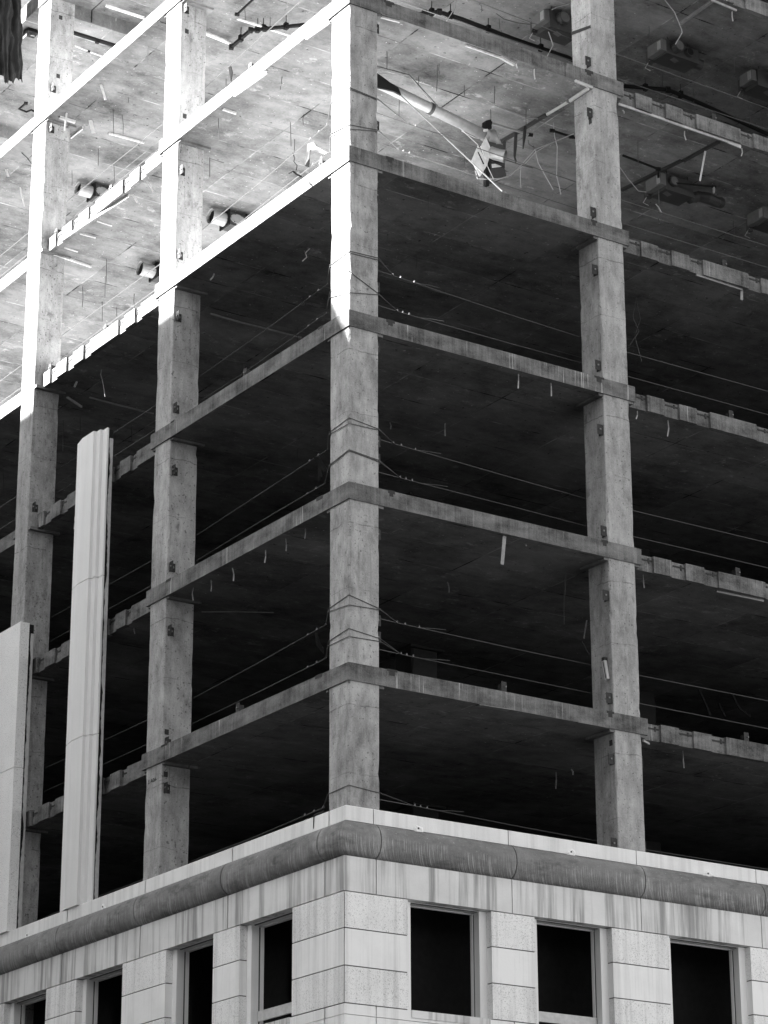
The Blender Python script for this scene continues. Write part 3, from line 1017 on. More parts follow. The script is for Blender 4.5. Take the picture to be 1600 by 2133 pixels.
pipe([(156, 95), (184, 107), (214, 118)], S8 - .6, .02, 'white', 'thin white conduit with a black joint behind the far left column', (), (1,), 'conduit')
pipe([(54, 215), (40, 227), (55, 233), (65, 229), (74, 233)], S8 - .5, .03, 'black', 'hooked black pipe end hanging left of the far left column', (), (0,))
pipe([(1298, 324), (1371, 352), (1372, 375)], S6 - .25, .03, 'black', 'thin black pipe elbow above the duct box right of the right column', (), (1,))
po = pipe([(1405, 381), (1487, 389)], S6 - .35, .022, 'black', 'thin black branch pipe ending in a sprinkler head at right', (), (1,))
MB().tube([P(1487, 389, 'z', S6 - .35), P(1487, 402, 'y', P(1487, 389, 'z', S6 - .35).y)], .03, 8).build('sprinkler_head', M['galv'], po)
pipe([(1150, 272), (1190, 285), (1240, 300)], S6 - .3, .03, 'black', 'black pipe stub with joint left of the right column', (), (0, 1))
pipe([(1020, 256), (1105, 281)], S6 - .3, .028, 'galv', 'grey pipe leaving the dark elbow above the dangling duct box', (), (0, 1))


# ------------------------------------------------------------------ air terminal boxes under the ceilings
def terminal_box(x, y, z, label, collars=((.28, .15), (.70, .12)), pw=.54, flex=False, drop=0.0, seed=1):
    """hung box, control panel to the left, round collars to the front"""
    r = random.Random(seed)
    t = tag(empty('air_terminal_box', (x + .4, y, z - .5)), label, 'duct box')
    L = r.uniform(.8, 1.05)
    MB().box(x, x + L, y - .26, y + .30, z - .50 - drop, z - .12).build('casing', M['galvd'], t)
    cp_ = MB().box(x - .16, x - .004, y - pw / 2, y + pw / 2, z - .46, z - .16).build('control_panel', M['panelm'], t)
    MB().box(x - .166, x - .161, y - pw / 2 + .03, y - pw / 2 + .16, z - .42, z - .19).build('sticker', M['galv'], cp_)
    MB().box(x - .14, x + .02, y + pw / 2 + .002, y + pw / 2 + .09, z - .56, z - .24).build('bracket', M['galvd'], t)
    for dx, rr in collars:
        ln = r.uniform(.08, .2)
        c = MB().tube([(x + dx, y - .255, z - .30), (x + dx, y - .26 - ln, z - .30)], [rr, rr * .95], 14, True).build('collar', M['galvd'], t)
        MB().tube([(x + dx, y - .261 - ln, z - .30), (x + dx, y - .266 - ln, z - .30)], rr * .8, 14).build('collar_opening', M['panelm' if r.random() < .6 else 'black'], c)
    if flex:
        pts = [(x + L, y, z - .3)] + [(x + L + .22 * i, y + .1 * math.sin(i * 1.3), z - .3 - .05 * math.sin(i * 2.1)) for i in range(1, 6)]
        MB().tube(pts, [.13 + .015 * (i % 2) for i in range(6)], 12).build('flexible_duct', M['galvd'], t)
    else:
        MB().tube([(x + L, y, z - .32), (x + L + .28, y, z - .32)], .14, 12).build('inlet', M['galvd'], t)
    for dx in (.1, .75):
        MB().tube([(x + dx, y + .2, z - .12), (x + dx, y + .2, z)], .01, 5).build('hanger_rod', M['rust'], t)
        MB().tube([(x + dx, y - .2, z - .12), (x + dx, y - .2, z)], .01, 5).build('hanger_rod', M['rust'], t)
    MB().tube([(x - .1, y + pw / 2, z - .5), (x - .16, y + pw / 2 + .12, z - .68), (x - .05, y + pw / 2 + .05, z - .75)], .009, 5).build('loose_wire', M['wire'], t)
    a0 = r.uniform(.05, .4)
    MB().add([(x + a0, y - .18, z - .503 - drop), (x + a0 + .22, y - .10, z - .503 - drop), (x + a0 + .2, y + .04, z - .503 - drop), (x + a0 - .02, y - .03, z - .503 - drop)], [(3, 2, 1, 0)]).build('foil_patch', M['panelm'], t)


M['panelm'] = flat('dusty_panel_paint', .09, .6)
M['galvd'] = flat('dirty_galvanised_sheet', .035, .6, .2)
terminal_box(10.75, 2.52, S7, 'hung air duct box under the dark top ceiling right of the right column', seed=2)
terminal_box(7.5, 2.95, S7, 'hung air duct box close behind the right column at the top', ((.35, .17),), .5, True, .1, 3)
terminal_box(10.5, 2.48, S6, 'hung air duct box with wires under the ceiling right of the right column', ((.22, .13),), .58, True, .04, 4)
terminal_box(13.6, 2.4, S7, 'hung air duct box at the right margin near the top', ((.5, .14),), .46, False, .08, 5)
terminal_box(13.75, 2.5, S6, 'hung air duct box at the right margin, one storey lower', ((.3, .16), (.75, .1)), .6, False, 0, 6)


def duct_stub(x, y, z, label, ln=.9):
    t = tag(empty('air_duct_stub', (x + .4, y, z - .4)), label, 'duct')
    MB().tube([(x, y, z - .24), (x + .02, y, z - .24), (x + .42, y, z - .24)], [.19, .175, .175], 16, False).build('round_collar', M['galv'], t)
    MB().tube([(x + .08, y, z - .24), (x + .085, y, z - .24)], .172, 16).build('dark_opening', M['black'], t)
    MB().box(x + .42, x + .42 + ln, y - .20, y + .2, z - .42, z - .06).build('casing', M['galvd'], t)
    m = MB()
    ring = [(x + .66 + .17 * math.cos(a) * (1.2 if abs(math.cos(a)) > .5 else 1), z - .24 + .12 * math.sin(a)) for a in (2 * math.pi * i / 18 for i in range(18))]
    m.add([(p, y - .20, q) for p, q in ring] + [(p, y - .235, q) for p, q in ring], [tuple(range(18, 36))] + [(i, (i + 1) % 18, 18 + (i + 1) % 18, 18 + i) for i in range(18)])
    a = m.build('access_plate', M['galv'], t)
    m = MB()
    for p, q in ring[::3]:
        m.box(p - .012, p + .012, y - .243, y - .2352, q - .012, q + .012)
    m.build('plate_screws', M['steel'], a)
    MB().box(x + .40, x + .44, y - .23, y + .23, z - .45, z - .03).build('flange', M['black'], t)
    MB().box(x + .9, x + .94, y - .23, y + .23, z - .45, z - .03).build('flange', M['black'], t)


duct_stub(2.28, 17.1, S7 - .04, 'round sunlit duct stub under the ceiling left of the left column, upper', .9)
duct_stub(2.36, 9.95, S6 - .04, 'round sunlit duct stub under the ceiling right of the left column', .8)
duct_stub(2.36, 13.55, S6 - .04, 'round sunlit duct stub under the ceiling left of the left column, lower', .8)

# ------------------------------------------------------------------ the fallen duct in the bright bay
t = tag(empty('fallen_duct', (3, 1.5, 30)), 'long round duct hanging slanted under the bright ceiling right of the corner column', 'duct')
dA, dB = P(762, 160, 'y', 1.55), P(1030, 291, 'y', 1.55)
MB().tube([dA, dA.lerp(dB, .45), dB], .125, 18).build('duct_tube', M['galv'], t, True)
for f, r, ln in ((.50, .14, .04), (.93, .15, .05)):
    q = dA.lerp(dB, f)
    d = (dB - dA).normalized() * ln
    MB().tube([q - d, q + d], r, 18).build('duct_band', M['galvd' if f < .6 else 'galv'], t)
# torn black wrap at the upper end
m = MB()
r = random.Random(5)
pv = [(783, 150), (800, 162), (812, 171), (830, 182), (836, 198), (822, 190), (806, 186), (786, 182)]
pts = [P(u, v, 'y', 1.40) for u, v in pv]
m.add([tuple(p) for p in pts] + [tuple(p + Vector((0, .05, 0))) for p in pts], [tuple(range(8)), tuple(reversed(range(8, 16)))] + [(i, 8 + i, 8 + (i + 1) % 8, (i + 1) % 8) for i in range(8)])
m.build('torn_wrap', M['black'], t)


def plate(px, y, th, name, mat, parent):
    """a flat piece of sheet metal seen nearly face on, with its own thickness"""
    n = len(px)
    pts = [P(u, v, 'y', y) for u, v in px]
    m = MB().add([tuple(p) for p in pts] + [tuple(p + Vector((0, th, 0))) for p in pts],
                 [tuple(range(n)), tuple(reversed(range(n, 2 * n)))] + [(i, n + i, n + (i + 1) % n, (i + 1) % n) for i in range(n)])
    return m.build(name, M[mat], parent)


def Z1(*a):
    return [(780 + u / 3.636, 130 + v / 3.636) for u, v in a]


t = tag(empty('dangling_duct_box', (5, 1.5, 29.4)), 'broken air duct box dangling from the ceiling at the low end of the slanted duct', 'duct box')
plate(Z1((738, 742), (785, 628), (858, 772), (800, 868)), 1.22, .02, 'side_panel', 'white', t)
plate(Z1((806, 635), (845, 568), (888, 662), (856, 772)), 1.24, .02, 'side_panel', 'white', t)
plate(Z1((782, 676), (790, 680), (832, 768), (824, 772)), 1.212, .006, 'slot', 'black', t)
plate(Z1((850, 595), (975, 625), (990, 700), (985, 790), (870, 740)), 1.32, .4, 'casing', 'galvd', t)
plate(Z1((862, 750), (975, 760), (1000, 860), (900, 885), (858, 830)), 1.36, .4, 'casing', 'galvd', t)
plate(Z1((845, 790), (862, 735), (880, 800), (868, 935), (845, 940)), 1.33, .1, 'torn_liner', 'black', t)
plate(Z1((888, 770), (958, 764), (962, 790), (892, 798)), 1.35, .006, 'sticker', 'sticker', t)
a = P(780 + 905 / 3.636, 130 + 585 / 3.636, 'y', 1.45)
MB().tube([a + Vector((-.02, .05, .20)), a + Vector((0, 0, .0)), a + Vector((.05, -.05, -.18))], [.115, .13, .12], 14).build('elbow', M['galv'], t, True)
a = P(780 + 935 / 3.636, 130 + 700 / 3.636, 'y', 1.2)
MB().tube([a + Vector((-.12, .12, .07)), a, a + Vector((.12, -.12, -.06))], [.15, .14, .15], 14, False).build('collar', M['galv'], t, True)
MB().tube([a + Vector((.06, -.06, -.03)), a + Vector((.065, -.065, -.032))], .135, 14).build('collar_opening', M['black'], t)
plate(Z1((845, 440), (885, 430), (890, 500), (840, 515)), 1.45, .15, 'damper', 'black', t)
plate(Z1((830, 505), (860, 503), (858, 520), (832, 522)), 1.38, .03, 'foil_tag', 'white', t)
# straps, pole, wires of that bay
for lab, px, y in (('wide dark strap hanging between dangling duct box and right column', ((1060, 530), (1085, 530), (1080, 640), (1070, 720), (1082, 755), (1068, 758), (1055, 700)), 1.6),
                   ('narrow dark strap hanging nearest the right column beside the duct box', ((1132, 482), (1154, 480), (1146, 570), (1130, 655), (1124, 655), (1126, 570)), 1.7),
                   ('dark strap hanging just right of the dangling duct box collar', ((975, 605), (998, 598), (990, 700), (988, 800), (972, 800), (980, 700)), 1.5)):
    o = plate(Z1(*px), y, .012, 'hanging_strap', 'rust', None)
    tag(o, lab, 'strap')
pa, pb = P(835, 199, 'y', 1.3), P(1046, 398, 'y', .02)
pb.z = max(pb.z, ZB[5] + TH + .005)
o = MB().tube([pa, pb], .017, 8).build('leaning_pole', M['galv'])
tag(o, 'pale straight pole leaning from the slanted duct down to the slab edge', 'pole')


def wire(px, y, rad, mat, label, cat='wire', axis='y', group=None):
    if isinstance(y, str):                      # hangs from the underside of that slab
        y = P(px[0][0], px[0][1], 'z', ZB[int(y)]).y
    pts = [P(u, v, axis, y) for u, v in px]
    # soften the corners
    if len(pts) > 2:
        q = [pts[0]]
        for a, b, c in zip(pts, pts[1:], pts[2:]):
            q += [a.lerp(b, .75), b, b.lerp(c, .25)]
        q.append(pts[-1])
        pts = q
    o = MB().tube(pts, rad, 5).build('loose_wire', M[mat])
    return tag(o, label, cat, group)


wire(Z1((22, 30), (265, 95), (480, 330)), 1.7, .012, 'darkwire', 'dark cable stretched from the corner column to the slanted duct')
wire(Z1((22, 85), (265, 95), (455, 330)), 1.75, .008, 'wire', 'thin wire beside the dark cable above the slanted duct')
wire(Z1((640, 235), (700, 225), (790, 260), (930, 330), (1110, 400), (1370, 440), (1510, 480)), '6', .011, 'wire', 'pale bundle of wires sagging from a black elbow to the right column')
wire(Z1((700, 240), (790, 250), (940, 340), (1120, 412), (1380, 445), (1450, 435), (1510, 395)), '6', .010, 'wire', 'second pale wire of the sagging bundle curling up at the right column')
wire(Z1((640, 490), (780, 620), (905, 890)), 1.25, .010, 'wire', 'pale wire falling across the front of the dangling duct box')
wire(Z1((660, 520), (760, 570), (815, 580)), 1.35, .008, 'wire', 'short wire reaching the top of the dangling duct box')
wire(Z1((1355, 455), (1365, 560), (1385, 640), (1380, 860), (1400, 940), (1412, 1000)), '6', .012, 'wire', 'pale wire hanging straight down just left of the right column')
wire(Z1((1215, 655), (1240, 760), (1300, 870), (1355, 965)), 1.3, .010, 'wire', 'pale wire slanting down right of the dangling duct box')
wire(Z1((900, 900), (1030, 855), (1110, 780), (1215, 660), (1330, 615), (1510, 540)), 1.4, .013, 'wire', 'thick pale wire sweeping up from the box towards the right column')
wire(Z1((1020, 850), (1120, 790), (1220, 680), (1360, 600)), 1.45, .010, 'wire', 'second pale wire beside the sweeping one right of the box')
wire(Z1((985, 735), (1090, 770), (1200, 800)), 1.4, .014, 'darkwire', 'dark flexible conduit leaving the collar of the dangling box')
wire(Z1((1110, 790), (1105, 870), (1110, 950)), 1.4, .008, 'wire', 'short pale wire end hanging below the sweeping wires')
wire(Z1((765, 820), (780, 880), (850, 885), (960, 880)), 1.25, .014, 'wire', 'pale hose looped under the dangling duct box')
wire(Z1((1165, 590), (1170, 620), (1215, 650)), 1.6, .01, 'darkwire', 'small dark wire loop at the pipe stub left of the right column')
wire([(1385, 0), (1405, 25), (1420, 62), (1421, 68), (1407, 92)], '7', .012, 'wire', 'pale wire curving down onto the hung duct box at the top right')
wire([(1278, 8), (1300, 10), (1345, 6)], '7', .010, 'wire', 'pale wire arching right of the right column at the top')
wire([(1141, 21), (1142, 34), (1137, 50), (1151, 90), (1152, 94), (1140, 117)], '7', .013, 'wire', 'pale kinked wire hanging in front of the upper duct box left of the right column')
wire([(1186, 8), (1160, 15), (1150, 20)], 2.2, .012, 'wire', 'pale wire end running from the duct box behind the right column')
wire([(948, 0), (947, 18), (930, 44)], '7', .012, 'wire', 'pale wire slanting down onto the black pipe right of the corner column')
wire([(1034, 28), (1050, 40), (1080, 48), (1104, 51)], 2.2, .012, 'darkwire', 'dark cable sagging to the upper duct box')
wire([(1291, 348), (1308, 372), (1330, 398), (1362, 402), (1370, 398)], '6', .010, 'wire', 'thin wire curling under the duct box right of the right column')
wire([(1372, 395), (1373, 430), (1371, 455), (1376, 462)], 1.9, .012, 'darkwire', 'dark wire hanging from the duct box right of the right column')
wire([(1366, 425), (1372, 432), (1378, 443)], 1.8, .014, 'wire', 'short pale cable end under the duct box right of the right column')
wire([(1325, 620), (1318, 660), (1331, 690), (1312, 719)], '5', .009, 'cable', 'first half of a twisted wire loop in the dark right of the right column')
wire([(1325, 625), (1334, 665), (1322, 700), (1337, 753)], '5', .009, 'cable', 'second half of a twisted wire loop in the dark right of the right column')
wire([(1222, 1292), (1216, 1330)], '3', .02, 'galv', 'short grey conduit hanging left of the right column, second storey', 'conduit')
wire([(1212, 1335), (1225, 1360), (1230, 1365)], 1.6, .009, 'darkwire', 'thin wire curling beside the conduit left of the right column')
wire([(1456, 1435), (1470, 1465), (1480, 1490)], '3', .03, 'galvd', 'dark bent strap hanging deep in the second storey at right', 'strap')
wire([(1525, 1445), (1540, 1475), (1563, 1492)], '3', .03, 'galvd', 'curved dark strap end deep in the second storey at far right', 'strap')
wire([(1497, 1465), (1512, 1494)], '3', .03, 'galvd', 'straight dark strap between two others deep in the second storey at right', 'strap')
wire([(437, 328), (437, 350), (437, 369)], '6', .009, 'darkwire', 'thin dark wire hanging right of the left column under the sunlit ceiling')
wire([(437, 330), (465, 339), (484, 334), (560, 365), (610, 374)], '6', .008, 'darkwire', 'thin dark wire strung along the sunlit ceiling right of the left column')
wire([(610, 318), (614, 330), (612, 336), (619, 345), (617, 355)], '6', .012, 'darkwire', 'kinked dark wire hanging left of the corner column in the sunlit storey')
wire([(602, 361), (610, 356), (618, 363), (628, 368)], 1.6, .02, 'rust', 'bent dark strap lying above the slab edge left of the corner column', 'strap')
wire([(45, 318), (57, 329), (66, 341)], '7', .014, 'darkwire', 'dark cable slanting left of the far left column')
wire([(72, 792), (78, 785), (84, 790), (80, 800), (74, 796)], '6', .014, 'darkwire', 'dark wire knot hanging left of the far left column')
wire([(212, 770), (210, 780), (214, 795), (219, 826)], '5', .011, 'wire', 'pale wire hanging from the dark ceiling between the two left columns')
wire([(645, 518), (636, 527), (639, 536), (630, 544)], '5', .014, 'white', 'white curl of paper hanging under the dark ceiling left of the corner', 'scrap')
wire([(446, 570), (443, 578), (438, 583)], '5', .02, 'white', 'small white scrap hanging right of the left column head', 'scrap')
wire([(160, 795), (155, 806)], '5', .03, 'white', 'small white scrap hanging between the two left columns', 'scrap')

# torn cloth on the cables left of the corner column
for (lab, px, x) in (('torn pale cloth tangled on the cable left of the corner column in the sunlit storey', ((640, 300), (650, 294), (662, 305), (684, 318), (680, 324), (660, 316), (648, 312), (646, 330), (641, 348), (638, 347), (642, 318)), .70),
                     ('dark torn netting hanging from the cable left of the corner column, third storey', ((655, 952), (664, 950), (672, 966), (681, 982), (676, 984), (668, 976), (672, 994), (668, 998), (662, 985), (661, 1002), (657, 1000), (659, 975)), .70),
                     ('dark torn netting hanging from the cable left of the corner column, second storey', ((655, 1318), (660, 1316), (665, 1338), (676, 1352), (672, 1362), (662, 1345)), .70),
                     ('strip of torn dark netting hanging from the cable right of the left column at top', ((476, 140), (481, 138), (484, 150), (482, 170), (478, 168)), .70)):
    n = len(px)
    r = random.Random(len(lab))
    pts = [P(u, v, 'x', x) + Vector((r.uniform(-.05, .05), 0, 0)) for u, v in px]
    m = MB().add([tuple(p) for p in pts] + [tuple(p + Vector((.015, 0, 0))) for p in pts], [tuple(range(n)), tuple(reversed(range(n, 2 * n)))] + [(i, n + i, n + (i + 1) % n, (i + 1) % n) for i in range(n)])
    o = m.build('torn_cloth', M['lightnet' if 'pale' in lab else 'net'])
    tag(o, lab, 'cloth')

# tie-down webbing round the right column
m = MB()
p0, p1 = P(1186, 72, 'y', W), P(1227, 53, 'y', 0)
m.add([(XR - .012, W, p0.z), (XR - .012, .0, p1.z - .05), (XR - .012, .0, p1.z + .02), (XR - .012, W, p0.z + .09), (XR - .002, W, p0.z), (XR - .002, .0, p1.z - .05), (XR - .002, .0, p1.z + .02), (XR - .002, W, p0.z + .09)],
      [(0, 3, 2, 1), (4, 5, 6, 7), (0, 1, 5, 4), (2, 3, 7, 6), (1, 2, 6, 5), (0, 4, 7, 3)])
tag(m.build('webbing_strap', M['galvd']), 'dark webbing strap slung across the right column near the top', 'strap')

# light fitting on the right column
p = P(1263, 1393, 'x', XR - .05)
t = tag(empty('light_fitting', (p.x, p.y, p.z - .25)), 'bright white strip light hanging on the left face of the right column', 'lamp')
m = MB().bar((p.x, p.y + .06, p.z + .19), (p.x, p.y - .02, p.z - .24), .09, .06, up=(1, 0, 0))
m.build('housing', M['white'], t)
MB().bar((p.x - .035, p.y + .06, p.z + .17), (p.x - .035, p.y - .02, p.z - .22), .02, .008, up=(1, 0, 0)).build('tube_slot', M['galvd'], t)
MB().box(p.x - .04, p.x + .05, p.y + .01, p.y + .10, p.z + .19, p.z + .26).build('end_cap', M['rust'], t)

# ------------------------------------------------------------------ short strap ends and hanger wires under the slabs
sp = [(4, 1080, 779, 809), (4, 1147, 798, 825), (4, 1327, 856, 873), (4, 1391, 875, 909), (3, 1339, 1197, 1225), (3, 636, 1101, 1122), (3, 595, 1122, 1148), (3, 553, 1146, 1172),
      (3, 403, 1224, 1251), (3, 439, 1208, 1232), (3, 484, 1183, 1210), (2, 1422, 1564, 1600), (6, 1426, 273, 292), (6, 1545, 309, 325), (7, 1525, 24, 44), (4, 927, 882, 908), (4, 812, 880, 894),
      (3, 932, 1212, 1234), (3, 1095, 1130, 1138), (2, 1190, 1602, 1614), (6, 1053, 157, 164), (6, 1113, 144, 165), (6, 1297, 229, 236), (6, 1075, 133, 142), (2, 1158, 1608, 1643), (4, 156, 1076, 1102), (3, 279, 1308, 1320)]
NTH = ['first', 'second', 'third', 'fourth', 'fifth', 'sixth', 'seventh', 'eighth', 'ninth', 'tenth', 'eleventh', 'twelfth', 'thirteenth', 'fourteenth', 'fifteenth', 'sixteenth']


def bay(u):
    return ('left of far left column' if u < 85 else 'between the left columns' if u < 340 else 'between left and corner columns' if u < 700
            else 'between corner and right columns' if u < 1225 else 'right of right column')


def named(items, what):
    """where each hangs: slab, bay and its place counted from the left within that bay"""
    out, cells = {}, {}
    for it in items:
        cells.setdefault((it[0], bay(it[1])), []).append(it)
    for (k, b), lst in cells.items():
        for n, it in enumerate(sorted(lst, key=lambda q: q[1])):
            nth = NTH[n] + ' ' if len(lst) > 1 else ''
            out[it] = '%s%s%s under the %s slab %s' % (nth, what, ' from left' if nth else '', NTH[k - 2], b)
    return out


r = random.Random(3)
names = named(sp, 'pale strap end')
for k, u, v0, v1 in sp:
    a = P(u, v0, 'z', ZB[k])
    b = P(u + r.uniform(-2, 4), v1, 'y', a.y)
    mid = a.lerp(b, .5) + Vector((r.uniform(-.03, .03), 0, 0))
    m = MB().bar(a, mid, .035, .006).bar(mid, b, .035, .006)
    m.bar(mid, b, .006, .03)
    o = m.build('strap_end', M['white' if r.random() < .6 else 'galv'])
    tag(o, names[(k, u, v0, v1)], 'strap', 'strap ends hanging from the ceilings')
for lab, k, u, v0, u1, v1, w in (('long white strap hanging below the slab edge right of the right column', 6, 1470, 311, 1458, 377, .05), ('wide white strap hanging under the second slab edge between corner and right columns', 3, 1051, 1116, 1046, 1176, .09),
                                 ('crumpled white strap end under the fourth slab edge at right', 5, 1545, 604, 1545, 625, .08), ('white plastic strip hanging under the sunlit ceiling right of the far left column', 7, 210, 175, 220, 208, .07),
                                 ('white strip dangling in front of the far left column head', 7, 139, 235, 135, 272, .05), ('wide white scrap hanging under the sunlit ceiling between the left columns', 7, 188, 250, 195, 277, .11),
                                 ('white bent batten hanging left of the far left column', 7, 42, 390, 51, 430, .05), ('small white wedge hanging under the ceiling at the left margin', 7, 12, 352, 18, 368, .06),
                                 ('white lath sticking down under the sunlit ceiling left of the left column', 6, 275, 404, 287, 422, .05), ('white lath sticking down under the sunlit ceiling by the left column', 6, 307, 377, 320, 400, .05)):
    a = P(u, v0, 'z', ZB[k])
    b = P(u1, v1, 'y', a.y)
    m = MB().bar(a, a.lerp(b, .3), w, .012, up=(0, 1, 0)).bar(a.lerp(b, .3), b, w * .85, .012, up=(.2, 1, 0))
    tag(m.build('hanging_strip', M['white' if k > 5 else 'galv']), lab, 'strip')

HG = 'hanger wires dangling from the ceilings'
hw = [(6, 605, 255, 305), (6, 455, 247, 290), (6, 614, 290, 320), (6, 588, 160, 175), (6, 584, 180, 187), (6, 633, 238, 260), (7, 236, 228, 280), (7, 255, 240, 280), (7, 205, 310, 345), (7, 150, 355, 387), (7, 267, 203, 214),
      (7, 237, 340, 385), (7, 471, 165, 190), (6, 222, 540, 590), (6, 172, 597, 640), (6, 213, 628, 670), (6, 220, 575, 620), (6, 280, 612, 640), (6, 243, 640, 660), (6, 308, 95, 130), (6, 806, 107, 145), (6, 872, 160, 180), (6, 915, 133, 155),
      (6, 911, 135, 190), (6, 967, 178, 200), (6, 1030, 180, 215), (6, 1031, 185, 205), (6, 832, 205, 245), (6, 1096, 228, 260), (6, 1022, 228, 260), (6, 968, 320, 350), (6, 1329, 292, 345), (5, 893, 408, 440), (5, 808, 492, 505), (5, 1170, 577, 595),
      (5, 1110, 585, 610), (5, 460, 715, 730), (5, 637, 610, 634), (5, 510, 760, 778), (5, 619, 680, 710), (4, 620, 935, 955), (5, 132, 875, 940), (5, 167, 870, 930), (5, 244, 865, 900), (5, 274, 890, 930), (5, 7, 985, 1030), (7, 1284, 20, 36), (7, 1352, 55, 80),
      (7, 1381, 140, 180), (7, 1530, 115, 150), (7, 1445, 185, 220), (6, 1480, 250, 262), (7, 1002, 10, 25), (7, 1040, 40, 60), (7, 1225, 215, 230), (7, 563, 36, 54), (7, 510, 18, 42), (7, 1375, 187, 210), (3, 1176, 1200, 1310), (2, 628, 1500, 1525), (3, 1178, 1180, 1240), (5, 868, 530, 560), (6, 1528, 460, 500), (7, 1560, 220, 260)]
names = named(hw, 'dark hanger wire')
for k, u, v0, v1 in hw:
    a = P(u, v0, 'z', ZB[k])
    b = P(u + r.uniform(-1.5, 1.5), v1, 'y', a.y)
    b.z = max(b.z, ZB[k] - 1.1)
    o = MB().tube([a, a.lerp(b, .5) + Vector((r.uniform(-.02, .02), 0, 0)), b], .0075, 5).build('hanger_wire', M['darkwire'])
    tag(o, names[(k, u, v0, v1)], 'wire', HG)

# junction box under the top left ceiling
p = P(62, 64, 'z', ZB[8])
t = tag(empty('junction_box', (p.x, p.y, ZB[8] - .3)), 'small dark bracketed box under the ceiling at the top left', 'box')
MB().box(p.x - .12, p.x + .2, p.y - .16, p.y + .16, ZB[8] - .10, ZB[8] - .002).build('box_body', M['black'], t)
MB().box(p.x - .14, p.x - .125, p.y - .12, p.y + .12, ZB[8] - .26, ZB[8] - .02).build('flange', M['rust'], t)
MB().tube([(p.x, p.y, ZB[8] - .1), (p.x + .02, p.y - .05, ZB[8] - .16), (p.x + .12, p.y - .06, ZB[8] - .15)], .02, 6).build('conduit_end', M['galv'], t)

# spalled anchor holes along the joint under the capstones
for n, (u, v, side) in enumerate(((872, 1729, 'r'), (1190, 1778, 'r'), (1475, 1823, 'r'), (215, 1892, 'l'), (57, 1951, 'l'))):
    rr = random.Random(60 + n)
    pts = []
    for q in range(9):
        a = 2 * math.pi * q / 9
        d = rr.uniform(.07, .13)
        pts.append((d * math.cos(a) * 1.25, d * math.sin(a) * .8))
    c = P(u, v, 'y' if side == 'r' else 'x', -.2)
    f = (lambda a, b, o: (c.x + a, -.198 - o, c.z + .012 + b)) if side == 'r' else (lambda a, b, o: (-.198 - o, c.y + a, c.z + .012 + b))
    m = MB().add([f(a, b, 0) for a, b in pts] + [f(a * .6, b * .6, .022) for a, b in pts] + [f(0, 0, .004)],
                 [(i, (i + 1) % 9, 9 + (i + 1) % 9, 9 + i) for i in range(9)] + [(9 + i, 9 + (i + 1) % 9, 18) for i in range(9)])
    m.build('spalled_anchor', M['spall'], bld)
    h = MB()
    e = f(-.01, .02, .012)
    h.box(e[0] - .014, e[0] + .014, e[1] - .014, e[1] + .014, e[2] - .014, e[2] + .014)
    h.build('anchor_hole', M['rust'], bld)
# bent rod hooked over the parapet left of the corner
m = MB().tube([P(675, 1690, 'x', -.05), P(656, 1697, 'x', -.205), P(654, 1701, 'x', -.205), P(653, 1726, 'x', -.205)], [.012, .013, .013, .008], 6)
tag(m.build('bent_rod', M['rust']), 'short bent dark rod hooked over the pale parapet left of the corner', 'rod')


# painted marks, too blurred in the photograph to read for certain
def marks(text, origin, ex, ez, size, parent):
    cu = bpy.data.curves.new('painted_mark', 'FONT')
    cu.body = text
    cu.size = size
    cu.extrude = .001
    tmp = bpy.data.objects.new('painted_mark', cu)
    COL.objects.link(tmp)
    dg = bpy.context.evaluated_depsgraph_get()
    me = bpy.data.meshes.new_from_object(tmp.evaluated_get(dg))
    bpy.data.objects.remove(tmp)
    nrm = Vector(ex).cross(Vector(ez))
    vs = [tuple(Vector(origin) + Vector(ex) * v.co.x + Vector(ez) * v.co.y + nrm * v.co.z) for v in me.vertices]
    MB().add(vs, [tuple(p.vertices) for p in me.polygons]).build('painted_mark', M['black'], parent)


q = P(308, 1634, 'x', -.003)
marks('\u0394 A0A-', (-.0035, q.y, q.z), (0, -1, 0), (0, 0, 1), .13, cols[(0, 1)])
q = P(175, 2127, 'y', wl[2][1] - .02)
marks('14', (.09, wl[2][1] - .0225, 10.92), (1, 0, 0), (0, 0, 1), .10, wobs['l', 2])

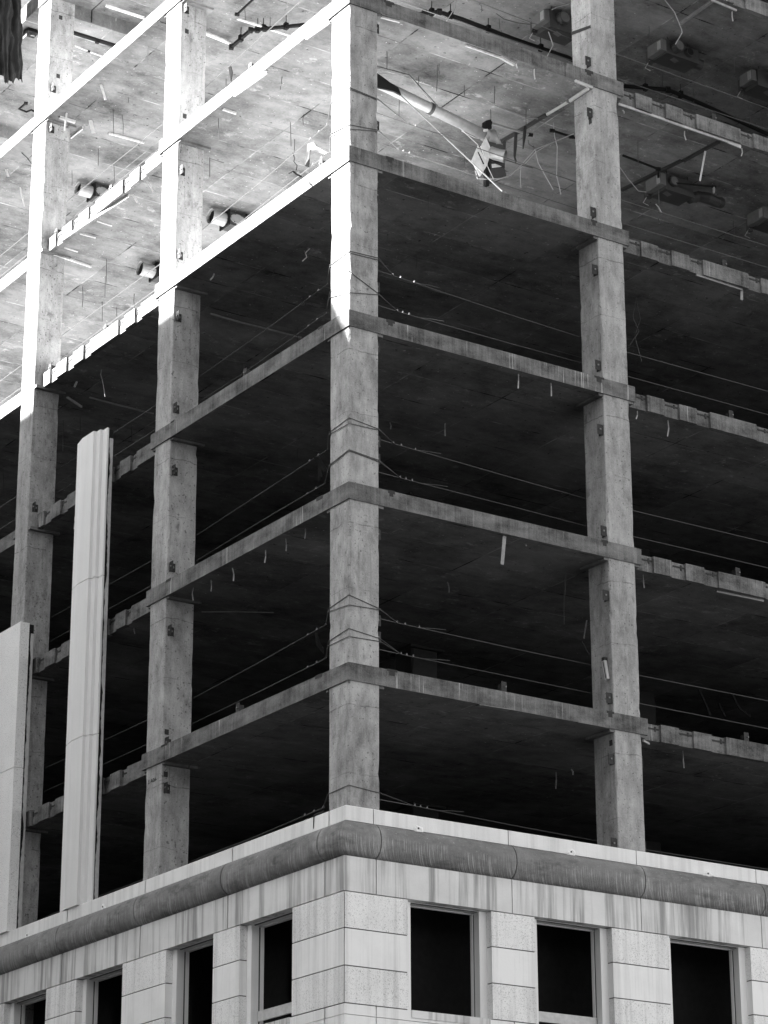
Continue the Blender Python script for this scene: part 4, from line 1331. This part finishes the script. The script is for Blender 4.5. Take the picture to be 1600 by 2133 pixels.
# ------------------------------------------------------------------ netting hanging at the top left corner
m = MB()
r = random.Random(11)
nu, nz = 48, 34
z0_, z1_ = 37.30, 41.6
vs, fs = [], []
jag = [r.uniform(-.04, .04) for _ in range(nu + 1)]
for i in range(nu + 1):
    s = i / nu
    for j in range(nz + 1):
        q = j / nz
        x = -1.10 + (1.03 - .14 * min(1, q * 1.6)) * s + .03 * math.sin(q * 9 + s * 4)
        z = z0_ + (.10 * math.sin(s * 9) + .16 * (1 - s) + jag[i] * 1.6 + .16 * mnoise.noise(Vector((s * 9, 0, 2)))) * (1 - q) + (z1_ - z0_) * q
        fold = math.sin(s * 19 + 2.0 * math.sin(q * 2.2 + 1)) * (.07 + .10 * q) + .05 * math.sin(s * 43 + q * 6) + .09 * math.sin(q * 5 + s * 5)
        cr = mnoise.noise(Vector((x * 5, z * 2.2, 3.1))) * .10 + mnoise.noise(Vector((x * 13, z * 6, 9.4))) * .035
        vs.append((x + .06 * mnoise.noise(Vector((s * 4, z * 1.7, 5))), 15.88 + fold * .6 + cr, z + .05 * mnoise.noise(Vector((x * 11, z, 1)))))
for i in range(nu):
    for j in range(nz):
        a = i * (nz + 1) + j
        fs.append((a, a + 1, a + nz + 2, a + nz + 1))
m.add(vs, fs)
o = m.build('debris_netting', M['tarp'])
so = o.modifiers.new('thickness', 'SOLIDIFY')
so.thickness = .012
tag(o, 'dark torn debris netting hanging in folds at the top left corner', 'netting')

# ------------------------------------------------------------------ unseen blocks; the first shades the lower storeys, others added to cut sky and bounce
def neighbour(x0, x1, y0, y1, h, label, faces):
    """a plain block with rows of windows on the fronts that look onto the crossing"""
    nb = empty('neighbouring_building', ((x0 + x1) / 2, (y0 + y1) / 2, 0))
    tag(nb, label, 'building')
    MB().box(x0, x1, y0, y1, 0, h).build('wall', M['nb'], nb)
    for f in faces:
        pw = None
        a0, a1 = (y0, y1) if 'x' in f else (x0, x1)
        nz, na = int((h - 4) / 3.7), int((a1 - a0 - 2) / 4.2)
        for zi in range(nz):
            for ai in range(na):
                a, z = a0 + 1.6 + ai * 4.2, 2.6 + zi * 3.7
                if pw is None:
                    m = MB()
                    if f == '+x': m.box(x1 - .02, x1 + .03, a, a + 2.5, z, z + 2.0)
                    elif f == '-x': m.box(x0 - .03, x0 + .02, a, a + 2.5, z, z + 2.0)
                    else: m.box(a, a + 2.5, y1 - .02, y1 + .03, z, z + 2.0)
                    pw = m.build('window', M['glass'], nb)
                    c0, z0, s0 = Vector(WPOS[pw.name]), z, a
                else:
                    d = Vector((0, a - s0, z - z0)) if 'x' in f else Vector((a - s0, 0, z - z0))
                    copy_to(pw, c0 + d, nb)


neighbour(-55, -25, 14.58, 80, 48.57, 'tall plain office block across the street to the left, out of the picture', ['+x'])
neighbour(-80, -44, -75, 6, 36, 'plain unseen block behind and left of the camera, added to shade the ground', ['+x'])
neighbour(4, 60, -80, -28, 9, 'plain unseen block across the right-hand street, added to block low sky', ['-x', '+y'])
neighbour(-32, -6, -150, -90, 14, 'plain unseen block down the street behind the camera, added to block low sky', ['+y'])
